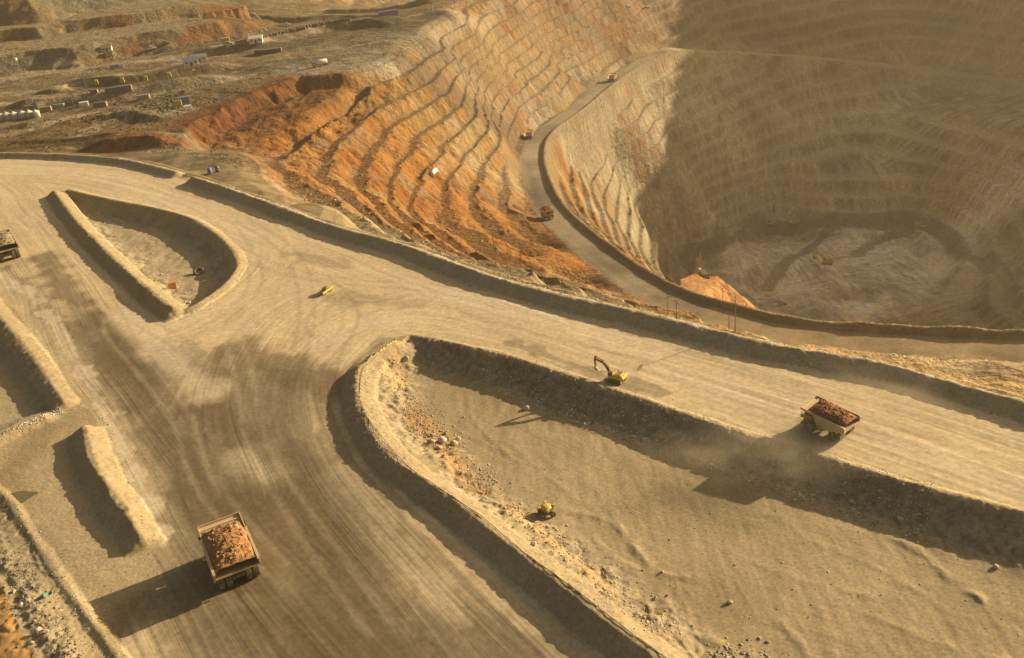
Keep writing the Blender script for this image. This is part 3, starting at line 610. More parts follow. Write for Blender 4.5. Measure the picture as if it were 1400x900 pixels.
# single tyre tracks wandering across the junction
rgt = np.random.default_rng(5)
for pix, dark in [([(330, 300), (400, 350), (420, 430), (400, 520), (420, 640), (500, 780)], 1), ([(250, 300), (360, 360), (470, 385), (600, 395), (760, 432)], 1), ([(560, 440), (470, 450), (380, 440), (290, 470), (220, 560)], 0), ([(200, 470), (300, 455), (400, 400), (520, 385), (640, 400)], 0), ([(440, 380), (480, 430), (450, 500), (470, 600), (560, 720), (680, 850)], 1),
                  ([(300, 420), (330, 500), (350, 600), (420, 720), (520, 860)], 0), ([(620, 430), (760, 470), (900, 505), (1080, 565)], 1), ([(700, 410), (860, 460), (1040, 510), (1240, 570)], 0), ([(100, 240), (200, 262), (300, 300), (350, 380), (300, 440)], 1), ([(470, 400), (440, 420), (430, 450), (460, 470)], 1), ([(150, 450), (240, 560), (280, 660), (380, 780)], 0), ([(390, 560), (380, 640), (430, 740), (560, 880)], 1), ([(60, 300), (140, 400), (260, 480), (330, 540)], 1), ([(560, 400), (500, 410), (470, 400), (455, 412)], 1)]:
    L_ = line(pix, 0, 3.0); d_ = np.gradient(L_[:, :2], axis=0); d_ /= np.linalg.norm(d_, axis=1, keepdims=True) + 1e-9
    for off_ in (-1.9, 1.9):
        L2 = L_.copy(); L2[:, 0] -= d_[:, 1] * off_; L2[:, 1] += d_[:, 0] * off_
        patch(L2, 1.1, WET if dark else DRY, rgt.uniform(.10, .22), .9, .5, 3.0, 0.0, R1, 530)
for pix, w, c, a in [([(110, 545), (40, 590), (0, 630)], 4, (.42, .32, .19), .7), ([(60, 590), (30, 630), (10, 660)], 6, (.24, .18, .10), .55), ([(60, 640), (90, 690), (130, 750), (170, 790)], 7, (.42, .33, .205), .6),
                     ([(75, 790), (110, 840), (130, 880)], 4, (.47, .37, .22), .7), ([(0, 700), (30, 750), (60, 790)], 6, (.24, .20, .14), .6), ([(190, 840), (160, 860)], 5, (.25, .185, .10), .6), ([(35, 520), (20, 540)], 6, (.38, .30, .185), .5)]:
    blot(pix, w, c, a, .8, 2.0)
colr = np.clip(colr * (1 + 0.06 * fbm(X / 1.3, Y / 1.3, 2, 481))[:, None], 0.02, 0.75)

# ------------------------------------------------------------------ materials
MATS = {}
def nodes_of(m):
    m.use_nodes = True; nt = m.node_tree; return nt, nt.nodes, nt.links, nt.nodes['Principled BSDF']
def earth_mat(name, bump, scales, grain, tracks=0.0, tdist=.22, con=.30):
    m = bpy.data.materials.new(name); nt, n, l, b = nodes_of(m)
    at_ = n.new('ShaderNodeAttribute'); at_.attribute_name = 'earth'
    tc = n.new('ShaderNodeTexCoord')
    n1 = n.new('ShaderNodeTexNoise'); n1.inputs['Scale'].default_value = grain; n1.inputs['Detail'].default_value = 8; n1.inputs['Roughness'].default_value = 0.7; l.new(tc.outputs['Object'], n1.inputs['Vector'])
    mr = n.new('ShaderNodeMapRange'); mr.inputs[1].default_value = 0.25; mr.inputs[2].default_value = 0.75; mr.inputs[3].default_value = 1 - con; mr.inputs[4].default_value = 1 + con; l.new(n1.outputs[0], mr.inputs[0])
    mx = n.new('ShaderNodeMix'); mx.data_type = 'RGBA'; mx.blend_type = 'MULTIPLY'; mx.inputs[0].default_value = 1.0
    cmb = n.new('ShaderNodeCombineColor'); [l.new(mr.outputs[0], cmb.inputs[i]) for i in range(3)]
    l.new(at_.outputs['Color'], mx.inputs[6]); l.new(cmb.outputs[0], mx.inputs[7]); l.new(mx.outputs[2], b.inputs['Base Color'])
    b.inputs['Roughness'].default_value = 0.95; b.inputs['Specular IOR Level'].default_value = 0.15
    lanes = None
    if tracks:
        al = n.new('ShaderNodeAttribute'); al.attribute_name = 'lane'; sp = n.new('ShaderNodeSeparateXYZ'); l.new(al.outputs['Vector'], sp.inputs[0])
        tot = None
        for (sx, sy, amp) in ((.018, .55, .5), (.03, 1.7, .6), (.06, 4.5, .4)):
            cv = n.new('ShaderNodeCombineXYZ')
            for k_, sc_ in ((0, sx), (1, sy)):
                mm = n.new('ShaderNodeMath'); mm.operation = 'MULTIPLY'; mm.inputs[1].default_value = sc_; l.new(sp.outputs[k_], mm.inputs[0]); l.new(mm.outputs[0], cv.inputs[k_])
            nz = n.new('ShaderNodeTexNoise'); nz.inputs['Scale'].default_value = 1.0; nz.inputs['Detail'].default_value = 3; l.new(cv.outputs[0], nz.inputs['Vector'])
            sb = n.new('ShaderNodeMath'); sb.operation = 'SUBTRACT'; sb.inputs[1].default_value = .5; l.new(nz.outputs[0], sb.inputs[0])
            ml = n.new('ShaderNodeMath'); ml.operation = 'MULTIPLY'; ml.inputs[1].default_value = amp; l.new(sb.outputs[0], ml.inputs[0])
            if tot is None: tot = ml
            else:
                ad = n.new('ShaderNodeMath'); ad.operation = 'ADD'; l.new(tot.outputs[0], ad.inputs[0]); l.new(ml.outputs[0], ad.inputs[1]); tot = ad
        wv = n.new('ShaderNodeMath'); wv.operation = 'MULTIPLY'; l.new(tot.outputs[0], wv.inputs[0]); l.new(sp.outputs[2], wv.inputs[1])
        pn = n.new('ShaderNodeTexNoise'); pn.inputs['Scale'].default_value = .045; pn.inputs['Detail'].default_value = 3; l.new(tc.outputs['Object'], pn.inputs['Vector'])
        pr = n.new('ShaderNodeMapRange'); pr.inputs[1].default_value = .42; pr.inputs[2].default_value = .62; pr.inputs[3].default_value = .15; pr.inputs[4].default_value = 1.0; l.new(pn.outputs[0], pr.inputs[0])
        w2_ = n.new('ShaderNodeMath'); w2_.operation = 'MULTIPLY'; l.new(wv.outputs[0], w2_.inputs[0]); l.new(pr.outputs[0], w2_.inputs[1]); wv = w2_; lanes = wv
        mt = n.new('ShaderNodeMath'); mt.operation = 'MULTIPLY_ADD'; mt.inputs[1].default_value = tracks; mt.inputs[2].default_value = 1.0; l.new(wv.outputs[0], mt.inputs[0])
        ct = n.new('ShaderNodeCombineColor'); [l.new(mt.outputs[0], ct.inputs[i]) for i in range(3)]
        m2 = n.new('ShaderNodeMix'); m2.data_type = 'RGBA'; m2.blend_type = 'MULTIPLY'; m2.inputs[0].default_value = 1.0; l.new(mx.outputs[2], m2.inputs[6]); l.new(ct.outputs[0], m2.inputs[7]); l.new(m2.outputs[2], b.inputs['Base Color'])
    prev = None
    for sc, ds in scales:
        nn = n.new('ShaderNodeTexNoise'); nn.inputs['Scale'].default_value = sc; nn.inputs['Detail'].default_value = 5; nn.inputs['Roughness'].default_value = 0.65; l.new(tc.outputs['Object'], nn.inputs['Vector'])
        bp = n.new('ShaderNodeBump'); bp.inputs['Strength'].default_value = bump; bp.inputs['Distance'].default_value = ds; l.new(nn.outputs[0], bp.inputs['Height'])
        if prev: l.new(prev.outputs[0], bp.inputs['Normal'])
        prev = bp
    if lanes:
        bp = n.new('ShaderNodeBump'); bp.inputs['Strength'].default_value = 0.5; bp.inputs['Distance'].default_value = tdist; l.new(lanes.outputs[0], bp.inputs['Height']); l.new(prev.outputs[0], bp.inputs['Normal']); prev = bp
    l.new(prev.outputs[0], b.inputs['Normal'])
    return m
M_ROAD = earth_mat('road_earth', 0.4, [(1.0, 0.08), (0.2, 0.2)], 0.9, 0.85)
M_SAND = earth_mat('loose_earth', 0.6, [(1.2, 0.16), (0.35, 0.3)], 1.7, con=.38)
M_ROCK = earth_mat('pit_rock', 0.9, [(0.55, 0.9), (0.16, 2.2)], 0.40, con=.55)
M_STONY = earth_mat('stony_earth', 0.38, [(1.6, 0.09), (0.45, 0.07)], 1.9, 0.9, .06, .42)

# ------------------------------------------------------------------ terrain meshes, one per region
idx = np.arange(N).reshape(NR, NA)
Q = np.stack([idx[:-1, :-1], idx[:-1, 1:], idx[1:, 1:], idx[1:, :-1]], -1).reshape(-1, 4)
qr = region[Q[:, 0]]
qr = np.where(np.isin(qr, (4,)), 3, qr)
Zg = Z.reshape(NR, NA); a0 = np.stack([gx[0], gy[0], np.gradient(Zg, axis=0)], -1); a1 = np.stack([gx[1], gy[1], np.gradient(Zg, axis=1)], -1)
NRM = np.cross(a1, a0).reshape(-1, 3); NRM /= np.linalg.norm(NRM, axis=1, keepdims=True) + 1e-9; NRM[NRM[:, 2] < 0] *= -1
def region_mesh(name, ids, mat, **props):
    q = Q[np.isin(qr, ids)]
    if not len(q): return None
    used, inv = np.unique(q, return_inverse=True); q = inv.reshape(-1, 4)
    me = bpy.data.meshes.new(name)
    me.vertices.add(len(used)); me.vertices.foreach_set('co', P3[used].astype(np.float32).ravel())
    me.loops.add(q.size); me.loops.foreach_set('vertex_index', q.astype(np.int32).ravel())
    me.polygons.add(len(q)); me.polygons.foreach_set('loop_start', np.arange(0, q.size, 4, dtype=np.int32))
    me.polygons.foreach_set('use_smooth', np.ones(len(q), bool))
    a = me.attributes.new('earth', 'FLOAT_COLOR', 'POINT')
    a.data.foreach_set('color', np.concatenate([colr[used], np.ones((len(used), 1), np.float32)], 1).astype(np.float32).ravel())
    a = me.attributes.new('lane', 'FLOAT_VECTOR', 'POINT'); a.data.foreach_set('vector', LANE[used].ravel())
    me.update(calc_edges=True)
    me.normals_split_custom_set_from_vertices(NRM[used].astype(np.float32))
    me.materials.append(mat)
    o = bpy.data.objects.new(name, me); col.objects.link(o)
    for k_, v_ in props.items(): o[k_] = v_
    return o
ST = dict(kind='structure')
qr = np.where((qr == 0) & beyond[Q[:, 0]] & (Drim[Q[:, 0]] > 30), 21, qr)
region_mesh('ground', (0,), M_SAND, **ST)
region_mesh('plateau_ground', (21,), M_ROCK, **ST)
region_mesh('haul_road', (1,), M_ROAD, **ST)
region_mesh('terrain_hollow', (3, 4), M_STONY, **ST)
region_mesh('terrain_teardrop_hollow', (5,), M_STONY, **ST)
region_mesh('terrain_left_hollow', (6,), M_SAND, **ST)
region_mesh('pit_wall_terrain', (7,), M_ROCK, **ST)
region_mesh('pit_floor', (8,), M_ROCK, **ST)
region_mesh('pit_ramp_road', (9,), M_ROAD, **ST)
region_mesh('hill', (20,), M_ROCK, **ST)
for rid, lab in [(10, 'long grey earth berm along the rim between haul road and open pit'), (11, 'low earth berm at far left, beyond the gap from the long rim berm'), (12, 'tall curved earth berm with a cable on its crest round the big hollow'),
                 (13, 'thin low windrow between the haul road and the shaded wall of the big hollow'), (14, 'straight earth berm on the left side of the teardrop hollow'), (15, 'low rounded earth berm on the curved road side of the teardrop hollow'),
                 (16, 'short free-standing earth ridge beside the left haul road above the truck shadow'), (17, 'sandy earth berm at the left edge beside the haul road and pale hollow'), (18, 'low stony bank closing the pale hollow at the left edge'), (19, 'small dark windrow in the lower left corner')]:
    region_mesh('earth_berm', (rid,), M_SAND if rid not in (13, 19) else M_STONY, label=lab, category='berm')
# ------------------------------------------------------------------ tools for things
def zat(x, y):
    """height of the finished terrain"""
    r = math.hypot(x - CX, y - CY); a = math.atan2(x - CX, y - CY)
    i = min(max(int(np.searchsorted(R_, r)) - 1, 0), NR - 2); j = min(max(int(np.searchsorted(A_, a)) - 1, 0), NA - 2)
    u_ = min(max((r - R_[i]) / (R_[i + 1] - R_[i]), 0), 1); v_ = min(max((a - A_[j]) / (A_[j + 1] - A_[j]), 0), 1)
    return float((Zg[i, j] * (1 - u_) + Zg[i + 1, j] * u_) * (1 - v_) + (Zg[i, j + 1] * (1 - u_) + Zg[i + 1, j + 1] * u_) * v_)
class MB:
    def __init__(s): s.v = []; s.f = []
    def add(s, vs_, fs_):
        k_ = len(s.v); s.v += [tuple(map(float, p)) for p in vs_]; s.f += [tuple(i + k_ for i in f_) for f_ in fs_]; return s
    def box(s, c, size, rot=None, top=(1, 1)):
        pts = [Vector((sx * size[0] / 2 * (top[0] if sz > 0 else 1), sy * size[1] / 2 * (top[1] if sz > 0 else 1), sz * size[2] / 2)) for sz in (-1, 1) for sx, sy in ((-1, -1), (1, -1), (1, 1), (-1, 1))]
        if rot is not None: pts = [rot @ p for p in pts]
        return s.add([p + Vector(c) for p in pts], [(3, 2, 1, 0), (4, 5, 6, 7), (0, 1, 5, 4), (1, 2, 6, 5), (2, 3, 7, 6), (3, 0, 4, 7)])
    def prism(s, prof, y0, y1):
        """profile in the x-z plane, pulled from y0 to y1"""
        n = len(prof); vs_ = [(p[0], y0, p[1]) for p in prof] + [(p[0], y1, p[1]) for p in prof]
        area = sum(prof[i][0] * prof[(i + 1) % n][1] - prof[(i + 1) % n][0] * prof[i][1] for i in range(n))
        fr = list(range(n)); bk = list(range(n, 2 * n))
        if (area > 0) == (y1 > y0): faces = [tuple(fr), tuple(reversed(bk))] + [(i, i + n, (i + 1) % n + n, (i + 1) % n) for i in range(n)]
        else: faces = [tuple(reversed(fr)), tuple(bk)] + [((i + 1) % n, (i + 1) % n + n, i + n, i) for i in range(n)]
        return s.add(vs_, faces)
    def tube(s, p0, p1, r0, r1=None, n=8):
        r1 = r0 if r1 is None else r1; p0 = Vector(p0); p1 = Vector(p1); d = (p1 - p0).normalized()
        a = d.orthogonal().normalized(); b = d.cross(a)
        vs_ = [p0 + (a * math.cos(t) + b * math.sin(t)) * r0 for t in [2 * math.pi * i / n for i in range(n)]] + [p1 + (a * math.cos(t) + b * math.sin(t)) * r1 for t in [2 * math.pi * i / n for i in range(n)]]
        return s.add(vs_, [tuple(reversed(range(n))), tuple(range(n, 2 * n))] + [(i, (i + 1) % n, (i + 1) % n + n, i + n) for i in range(n)])
    def path(s, pts, r, n=6):
        for a, b in zip(pts[:-1], pts[1:]): s.tube(a, b, r, r, n)
        return s
    def lathe(s, prof, axis='y', c=(0, 0, 0), n=24):
        """profile (radius, along axis)"""
        m = len(prof); vs_ = []
        for i in range(n):
            t = 2 * math.pi * i / n; ca_, sa_ = math.cos(t), math.sin(t)
            for r, h in prof: vs_.append((c[0] + r * ca_, c[1] + h, c[2] + r * sa_) if axis == 'y' else (c[0] + r * ca_, c[1] + r * sa_, c[2] + h) if axis == 'z' else (c[0] + h, c[1] + r * ca_, c[2] + r * sa_))
        fs_ = []
        for i in range(n):
            for j in range(m - 1):
                q = (i * m + j, i * m + j + 1, (i + 1) % n * m + j + 1, (i + 1) % n * m + j); fs_.append(q if axis != 'z' else q[::-1])
        return s.add(vs_, fs_)
    def build(s, name, mat, parent=None, smooth=False, bevel=0.0):
        me = bpy.data.meshes.new(name); me.from_pydata(s.v, [], s.f); me.materials.append(mat)
        bm = bmesh.new(); bm.from_mesh(me); bmesh.ops.recalc_face_normals(bm, faces=bm.faces)
        if bevel: bmesh.ops.bevel(bm, geom=[e for e in bm.edges if len(e.link_faces) == 2 and e.calc_face_angle(0) > 0.5], offset=bevel, segments=1, affect='EDGES', clamp_overlap=True)
        bm.to_mesh(me); bm.free()
        if smooth: me.polygons.foreach_set('use_smooth', [True] * len(me.polygons))
        o = bpy.data.objects.new(name, me); col.objects.link(o)
        if parent is not None: o.parent = parent
        return o
def thing(name, label, cat, loc=(0, 0, 0), rz=0.0, group=None, scale=1.0):
    o = bpy.data.objects.new(name, None); col.objects.link(o); o.empty_display_size = 0.5
    o.location = loc; o.rotation_euler = (0, 0, rz); o.scale = (scale,) * 3; o['label'] = label; o['category'] = cat
    if group: o['group'] = group
    return o
def tag(o, label, cat, group=None):
    o['label'] = label; o['category'] = cat
    if group: o['group'] = group
    return o
def kids(o): return [c for c in bpy.data.objects if c.parent == o]
def copy_tree(o, parent=None):
    c = o.copy(); col.objects.link(c); c.parent = parent
    for ch in KIDS[o.name]: copy_tree(ch, c)
    return c
KIDS = {}
def remember(o):
    KIDS[o.name] = kids(o)
    for ch in KIDS[o.name]: remember(ch)
def place(o, loc, rz, label, group=None, scale=1.0, tilt=(0, 0)):
    o.location = loc; o.rotation_euler = (tilt[0], tilt[1], rz); o.scale = (scale,) * 3; o['label'] = label
    if group: o['group'] = group
    return o
def paint_mat(name, c, rough=0.6, metal=0.0, dust=0.5, dcol=(.42, .33, .20), grain=3.0):
    m = bpy.data.materials.new(name); nt, n, l, b = nodes_of(m)
    tc = n.new('ShaderNodeTexCoord'); nn = n.new('ShaderNodeTexNoise'); nn.inputs['Scale'].default_value = grain; nn.inputs['Detail'].default_value = 5; l.new(tc.outputs['Object'], nn.inputs['Vector'])
    mr = n.new('ShaderNodeMapRange'); mr.inputs[1].default_value = 0.3; mr.inputs[2].default_value = 0.7; mr.inputs[3].default_value = max(dust - 0.35, 0); mr.inputs[4].default_value = min(dust + 0.3, 1); l.new(nn.outputs[0], mr.inputs[0])
    mx = n.new('ShaderNodeMix'); mx.data_type = 'RGBA'; mx.inputs[6].default_value = (*c, 1); mx.inputs[7].default_value = (*dcol, 1); l.new(mr.outputs[0], mx.inputs[0]); l.new(mx.outputs[2], b.inputs['Base Color'])
    b.inputs['Roughness'].default_value = rough; b.inputs['Metallic'].default_value = metal
    return m
M_YEL = paint_mat('dusty_yellow_paint', (.60, .36, .05), .55, 0, .45)
M_YELB = paint_mat('yellow_paint', (.66, .40, .035), .6, 0, .34)
M_LIME = paint_mat('lime_yellow_paint', (.52, .50, .03), .55, 0, .22)
M_BED = paint_mat('dusty_steel_body', (.50, .36, .20), .7, 0, .5, (.55, .42, .28), 1.2)
M_TYRE = paint_mat('rubber', (.028, .026, .024), .85, 0, .22)
M_DARK = paint_mat('dark_steel', (.05, .045, .04), .6, .2, .25)
M_GLASS = paint_mat('window_glass', (.03, .035, .035), .12, 0, .08)
M_WHITE = paint_mat('white_paint', (.75, .74, .70), .5, 0, .15)
M_BLUE = paint_mat('blue_paint', (.05, .11, .30), .5, 0, .15)
M_NAVY = paint_mat('navy_paint', (.03, .05, .12), .5, 0, .15)
M_GREEN = paint_mat('dark_green_paint', (.05, .09, .05), .5, 0, .2)
M_TEAL = paint_mat('teal_sheet', (.03, .25, .20), .6, 0, .15)
M_ORANGE = paint_mat('orange_paint', (.65, .22, .05), .6, 0, .2)
M_WOOD = paint_mat('weathered_wood', (.09, .06, .035), .9, 0, .2)
M_STEEL = paint_mat('galvanised_steel', (.32, .31, .28), .5, .4, .3)
M_LAMP = paint_mat('lamp_glass', (.7, .68, .6), .2, 0, .3)
M_RUSTY = paint_mat('rust_brown', (.17, .075, .035), .85, 0, .3)
M_CABLE = paint_mat('black_cable', (.03, .025, .02), .8, 0, .15)

# ------------------------------------------------------------------ haul trucks
def wheel(parent, x, y, r, w, side):
    t = MB().lathe([(r * .50, -w / 2), (r * .86, -w / 2), (r * .97, -w * .36), (r, -w * .2), (r, w * .2), (r * .97, w * .36), (r * .86, w / 2), (r * .50, w / 2), (r * .5, -w / 2)], 'y', (x, y, r), 28)
    for i in range(22):
        a = 2 * math.pi * i / 22
        t.box((x + math.sin(a) * r * .985, y, r + math.cos(a) * r * .985), (.20 * r, w * .8, .07), Matrix.Rotation(a, 3, 'Y'))
    o = t.build('wheel', M_TYRE, parent)
    h = MB().lathe([(0.02, side * w * .30), (r * .18, side * w * .30), (r * .22, side * w * .16), (r * .44, side * w * .14), (r * .50, side * w * .44), (r * .52, side * w * .5), (r * .52, side * -.1)], 'y', (x, y, r), 20)
    h.build('rim', M_YEL, o)
def make_truck():
    t = thing('haul_truck', 'x', 'haul truck')
    R1_, W1 = 1.72, 1.15
    for sy in (1, -1): wheel(t, 3.55, sy * 2.75, R1_, W1, sy)
    for sy in (1, -1): wheel(t, -3.6, sy * 3.0, R1_, W1, sy); wheel(t, -3.6, sy * 1.75, R1_, W1, sy)
    f_ = MB()
    for sy in (1, -1): f_.prism([(-5.2, 1.9), (-4.8, 1.5), (2.0, 1.5), (5.6, 1.7), (5.6, 2.4), (-5.0, 2.5)], sy * .85 - .2, sy * .85 + .2)
    for x in (-4.6, -1.0, 1.4, 5.2): f_.box((x, 0, 1.95), (.5, 1.8, .6))
    f_.tube((-3.6, -3.4, 1.72), (-3.6, 3.4, 1.72), .5, .5, 10); f_.tube((3.55, -3.0, 1.72), (3.55, 3.0, 1.72), .3, .3, 8)
    f_.build('chassis', M_DARK, t)
    MB().box((4.75, 0, 2.95), (2.9, 2.9, 2.0)).build('engine_hood', M_YEL, t, bevel=.08)
    g = MB().box((6.24, 0, 2.75), (.12, 2.5, 1.7))
    gr = g.build('radiator_grille', M_DARK, t)
    b = MB(); [b.box((6.33, 0, 2.1 + .26 * i), (.08, 2.4, .09)) for i in range(6)]; b.build('slat', M_STEEL, gr)
    MB().box((6.15, 0, 1.35), (.7, 5.8, .75)).build('bumper', M_YEL, t, bevel=.06)
    MB().box((4.4, 0, 4.02), (3.5, 7.0, .16)).build('deck', M_YEL, t)
    for sy in (1, -1): MB().prism([(1.6, 3.3), (2.2, 3.95), (5.0, 3.95), (5.5, 3.3), (5.3, 3.3), (4.9, 3.8), (2.3, 3.8), (1.8, 3.3)], sy * 2.1, sy * 3.45).build('fender', M_YEL, t)
    cab = MB().prism([(2.9, 4.1), (5.25, 4.1), (5.05, 5.85), (2.9, 5.85)], 1.1, 3.2).build('cab', M_YEL, t, bevel=.05)
    MB().box((3.98, 2.15, 5.92), (2.35, 2.3, .12)).build('roof', M_YEL, cab)
    MB().prism([(5.27, 4.75), (5.285, 4.75), (5.16, 5.65), (5.145, 5.65)], 1.25, 3.05).build('windscreen', M_GLASS, cab)
    for y in (1.085, 3.215): MB().box((3.55, y, 5.2), (.95, .03, .8)).build('window', M_GLASS, cab); MB().box((4.6, y, 5.2), (.75, .03, .8)).build('window', M_GLASS, cab)
    MB().box((2.885, 2.15, 5.25), (.03, 1.5, .75)).build('window', M_GLASS, cab)
    MB().box((4.0, -2.2, 4.65), (2.0, 1.9, 1.1)).build('control_cabinet', M_YEL, t, bevel=.05)
    MB().tube((3.2, -.75, 4.1), (3.2, -.75, 5.2), .28, .28, 12).build('air_filter', M_DARK, t, True)
    MB().tube((3.2, .55, 4.1), (3.2, .55, 5.2), .28, .28, 12).build('air_filter', M_DARK, t, True)
    rl = MB()
    for sy in (1, -1):
        for x in (5.7, 6.05): rl.tube((x, sy * 3.4, 4.05), (x, sy * 3.4, 5.1), .035)
        rl.path([(2.7, sy * 3.42, 5.05), (6.05, sy * 3.42, 5.05), (6.05, sy * .4, 5.05)], .035); rl.path([(2.7, sy * 3.42, 4.6), (6.05, sy * 3.42, 4.6), (6.05, sy * .4, 4.6)], .03)
    rl.build('handrail', M_YELB, t)
    ld = MB()
    for y in (.55, 1.15): ld.tube((6.9, y, .8), (6.05, y, 4.0), .05)
    for i in range(7): ld.box((6.8 - .125 * i, .85, 1.1 + .45 * i), (.3, .6, .05))
    ld.build('stairway', M_YEL, t)
    for y in (-2.3, -1.85, 1.85, 2.3): MB().lathe([(.01, .07), (.16, .07), (.19, .0), (.01, -.05)], 'x', (6.5, y, 1.6), 12).build('headlight', M_LAMP, t)
    for sy in (1, -1):
        m_ = MB().tube((5.2, sy * 3.4, 4.6), (5.6, sy * 3.95, 4.9), .04); m_.box((5.62, sy * 3.98, 4.75), (.12, .35, .7)); m_.build('mirror', M_DARK, t)
    MB().prism([(.2, 1.3), (2.0, 1.3), (2.2, 1.7), (2.2, 2.7), (.2, 2.7)], 1.5, 2.9).build('fuel_tank', M_YEL, t, bevel=.08)
    MB().tube((.3, -1.5, 2.0), (.3, -2.8, 2.0), .6, .6, 14).build('hydraulic_tank', M_YEL, t, True)
    for sy in (1, -1): MB().tube((.9, sy * .6, 1.9), (1.3, sy * .6, 4.2), .2, .15, 10).build('hoist_cylinder', M_STEEL, t)
    # dump body with canopy
    bd = MB()
    W = 3.65
    bd.prism([(-6.3, 3.75), (-6.3, 4.05), (.9, 2.95), (2.0, 5.6), (2.25, 5.5), (1.2, 2.65), (-1.2, 2.75)], -W, W)
    for sy in (1, -1):
        bd.prism([(-6.4, 3.8), (-6.5, 5.0), (-6.2, 5.35), (2.1, 6.05), (2.25, 5.55), (1.1, 2.75)], sy * W - sy * .02, sy * W + sy * .22)
        bd.prism([(-6.52, 4.98), (-6.22, 5.33), (2.1, 6.05), (2.1, 6.25), (-6.26, 5.55), (-6.6, 5.18)], sy * (W - .1), sy * (W + .34))
    bd.prism([(1.95, 5.75), (6.1, 6.35), (6.1, 6.52), (1.9, 6.0)], -W - .1, W + .1)
    for sy in (1, -1): bd.prism([(1.95, 6.02), (6.05, 6.53), (6.05, 6.9), (1.95, 6.42)], sy * (W - .05), sy * (W + .12))
    bd.prism([(5.95, 6.5), (6.1, 6.5), (6.1, 6.92), (5.95, 6.92)], -W - .1, W + .1)
    body = bd.build('dump_body', M_BED, t)
    for sy in (1, -1):
        for i, x in enumerate((-6.1, -4.6, -3.1, -1.6, -.1)):
            MB().prism([(x, 3.3 - .08 * i), (x + .38, 3.3 - .08 * i), (x + .38, 5.35 + .12 * i), (x, 5.32 + .12 * i)], sy * (W + .22), sy * (W + .42)).build('rib', M_BED, body)
    MB().box((5.0, 0, 6.42), (.3, 6.6, .3)).build('canopy_brace', M_BED, body)
    remember(t); return t
def load_mat(name, c1, c2):
    m = bpy.data.materials.new(name); nt, n, l, b = nodes_of(m)
    tc = n.new('ShaderNodeTexCoord'); nn = n.new('ShaderNodeTexNoise'); nn.inputs['Scale'].default_value = 1.1; nn.inputs['Detail'].default_value = 6; nn.inputs['Roughness'].default_value = .7; l.new(tc.outputs['Object'], nn.inputs['Vector'])
    cr_ = n.new('ShaderNodeValToRGB'); cr_.color_ramp.elements[0].color = (*c1, 1); cr_.color_ramp.elements[1].color = (*c2, 1); cr_.color_ramp.elements[0].position = .35; cr_.color_ramp.elements[1].position = .68
    l.new(nn.outputs[0], cr_.inputs[0]); l.new(cr_.outputs[0], b.inputs['Base Color']); b.inputs['Roughness'].default_value = .95
    bp = n.new('ShaderNodeBump'); bp.inputs['Distance'].default_value = .25; l.new(nn.outputs[0], bp.inputs['Height']); l.new(bp.outputs[0], b.inputs['Normal'])
    return m
M_ORE = load_mat('red_brown_ore', (.19, .088, .034), (.50, .275, .115)); M_ORE3 = load_mat('dark_rust_ore', (.10, .04, .016), (.38, .165, .06)); M_ORE2 = load_mat('grey_green_ore', (.13, .11, .06), (.40, .34, .20))
def make_rock(seed, sub=1):
    bm = bmesh.new(); bmesh.ops.create_icosphere(bm, subdivisions=sub, radius=1.0); rg = np.random.default_rng(seed)
    ax = rg.uniform(.65, 1.25, 3); ax[2] *= .75; pl = rg.normal(size=(7, 3)); pl /= np.linalg.norm(pl, axis=1)[:, None]; of = rg.uniform(.55, .9, 7)
    for v in bm.verts:
        p = np.array(v.co)
        for q, o_ in zip(pl, of):
            d_ = p @ q - o_
            if d_ > 0: p = p - q * d_
        v.co = p * ax * (1 + rg.uniform(-.07, .07))
    me = bpy.data.meshes.new('boulder'); bm.to_mesh(me); bm.free(); return me
def rock_np(seed): 
    me = make_rock(seed); v = np.array([v.co[:] for v in me.vertices]); f_ = np.array([p.vertices[:] for p in me.polygons]); bpy.data.meshes.remove(me); return v, f_
ROCKS = [rock_np(900 + i) for i in range(8)]
def heap_mesh(name, x0, x1, w, zf, peak, seed, mat, lumps=90):
    """a load of ore: a lumpy mound with loose stones on it"""
    nx_, ny_ = 34, 24; rg = np.random.default_rng(seed); vs_ = []; fs_ = []
    gxs = np.linspace(x0, x1, nx_); gys = np.linspace(-w, w, ny_); hh = np.zeros((nx_, ny_))
    for i, x in enumerate(gxs):
        for j, y in enumerate(gys):
            ux_ = (x - x0) / (x1 - x0); e = min(1, (1 - (abs(y) / w) ** 2.6)) * min(1, math.sin(math.pi * (0.10 + .86 * ux_)) * 1.5)
            hh[i, j] = zf(x) + peak * e
    hh += .32 * fbm(np.repeat(gxs / 1.1, ny_) + seed, np.tile(gys / 1.1, nx_), 3, 600 + seed).reshape(nx_, ny_)
    for i in range(nx_):
        for j in range(ny_): vs_.append((gxs[i], gys[j], hh[i, j]))
    for i in range(nx_ - 1):
        for j in range(ny_ - 1): fs_.append((i * ny_ + j, (i + 1) * ny_ + j, (i + 1) * ny_ + j + 1, i * ny_ + j + 1))
    mb = MB().add(vs_, fs_)
    for q in range(lumps):
        i, j = rg.integers(2, nx_ - 2), rg.integers(2, ny_ - 2); v, f_ = ROCKS[q % 8]; sc = .07 * (6.0 ** (rg.uniform() ** 1.8)); a = rg.uniform(0, 6.28)
        rot = np.array([[math.cos(a), -math.sin(a), 0], [math.sin(a), math.cos(a), 0], [0, 0, 1]])
        mb.add(v @ rot.T * sc + np.array([gxs[i], gys[j], hh[i, j] + sc * .2]), [tuple(int(k_) for k_ in t_) for t_ in f_])
    me = bpy.data.meshes.new(name); me.from_pydata(mb.v, [], mb.f); me.materials.append(mat); return me
bed_floor = lambda x: 5.15 + .125 * (x + 6)
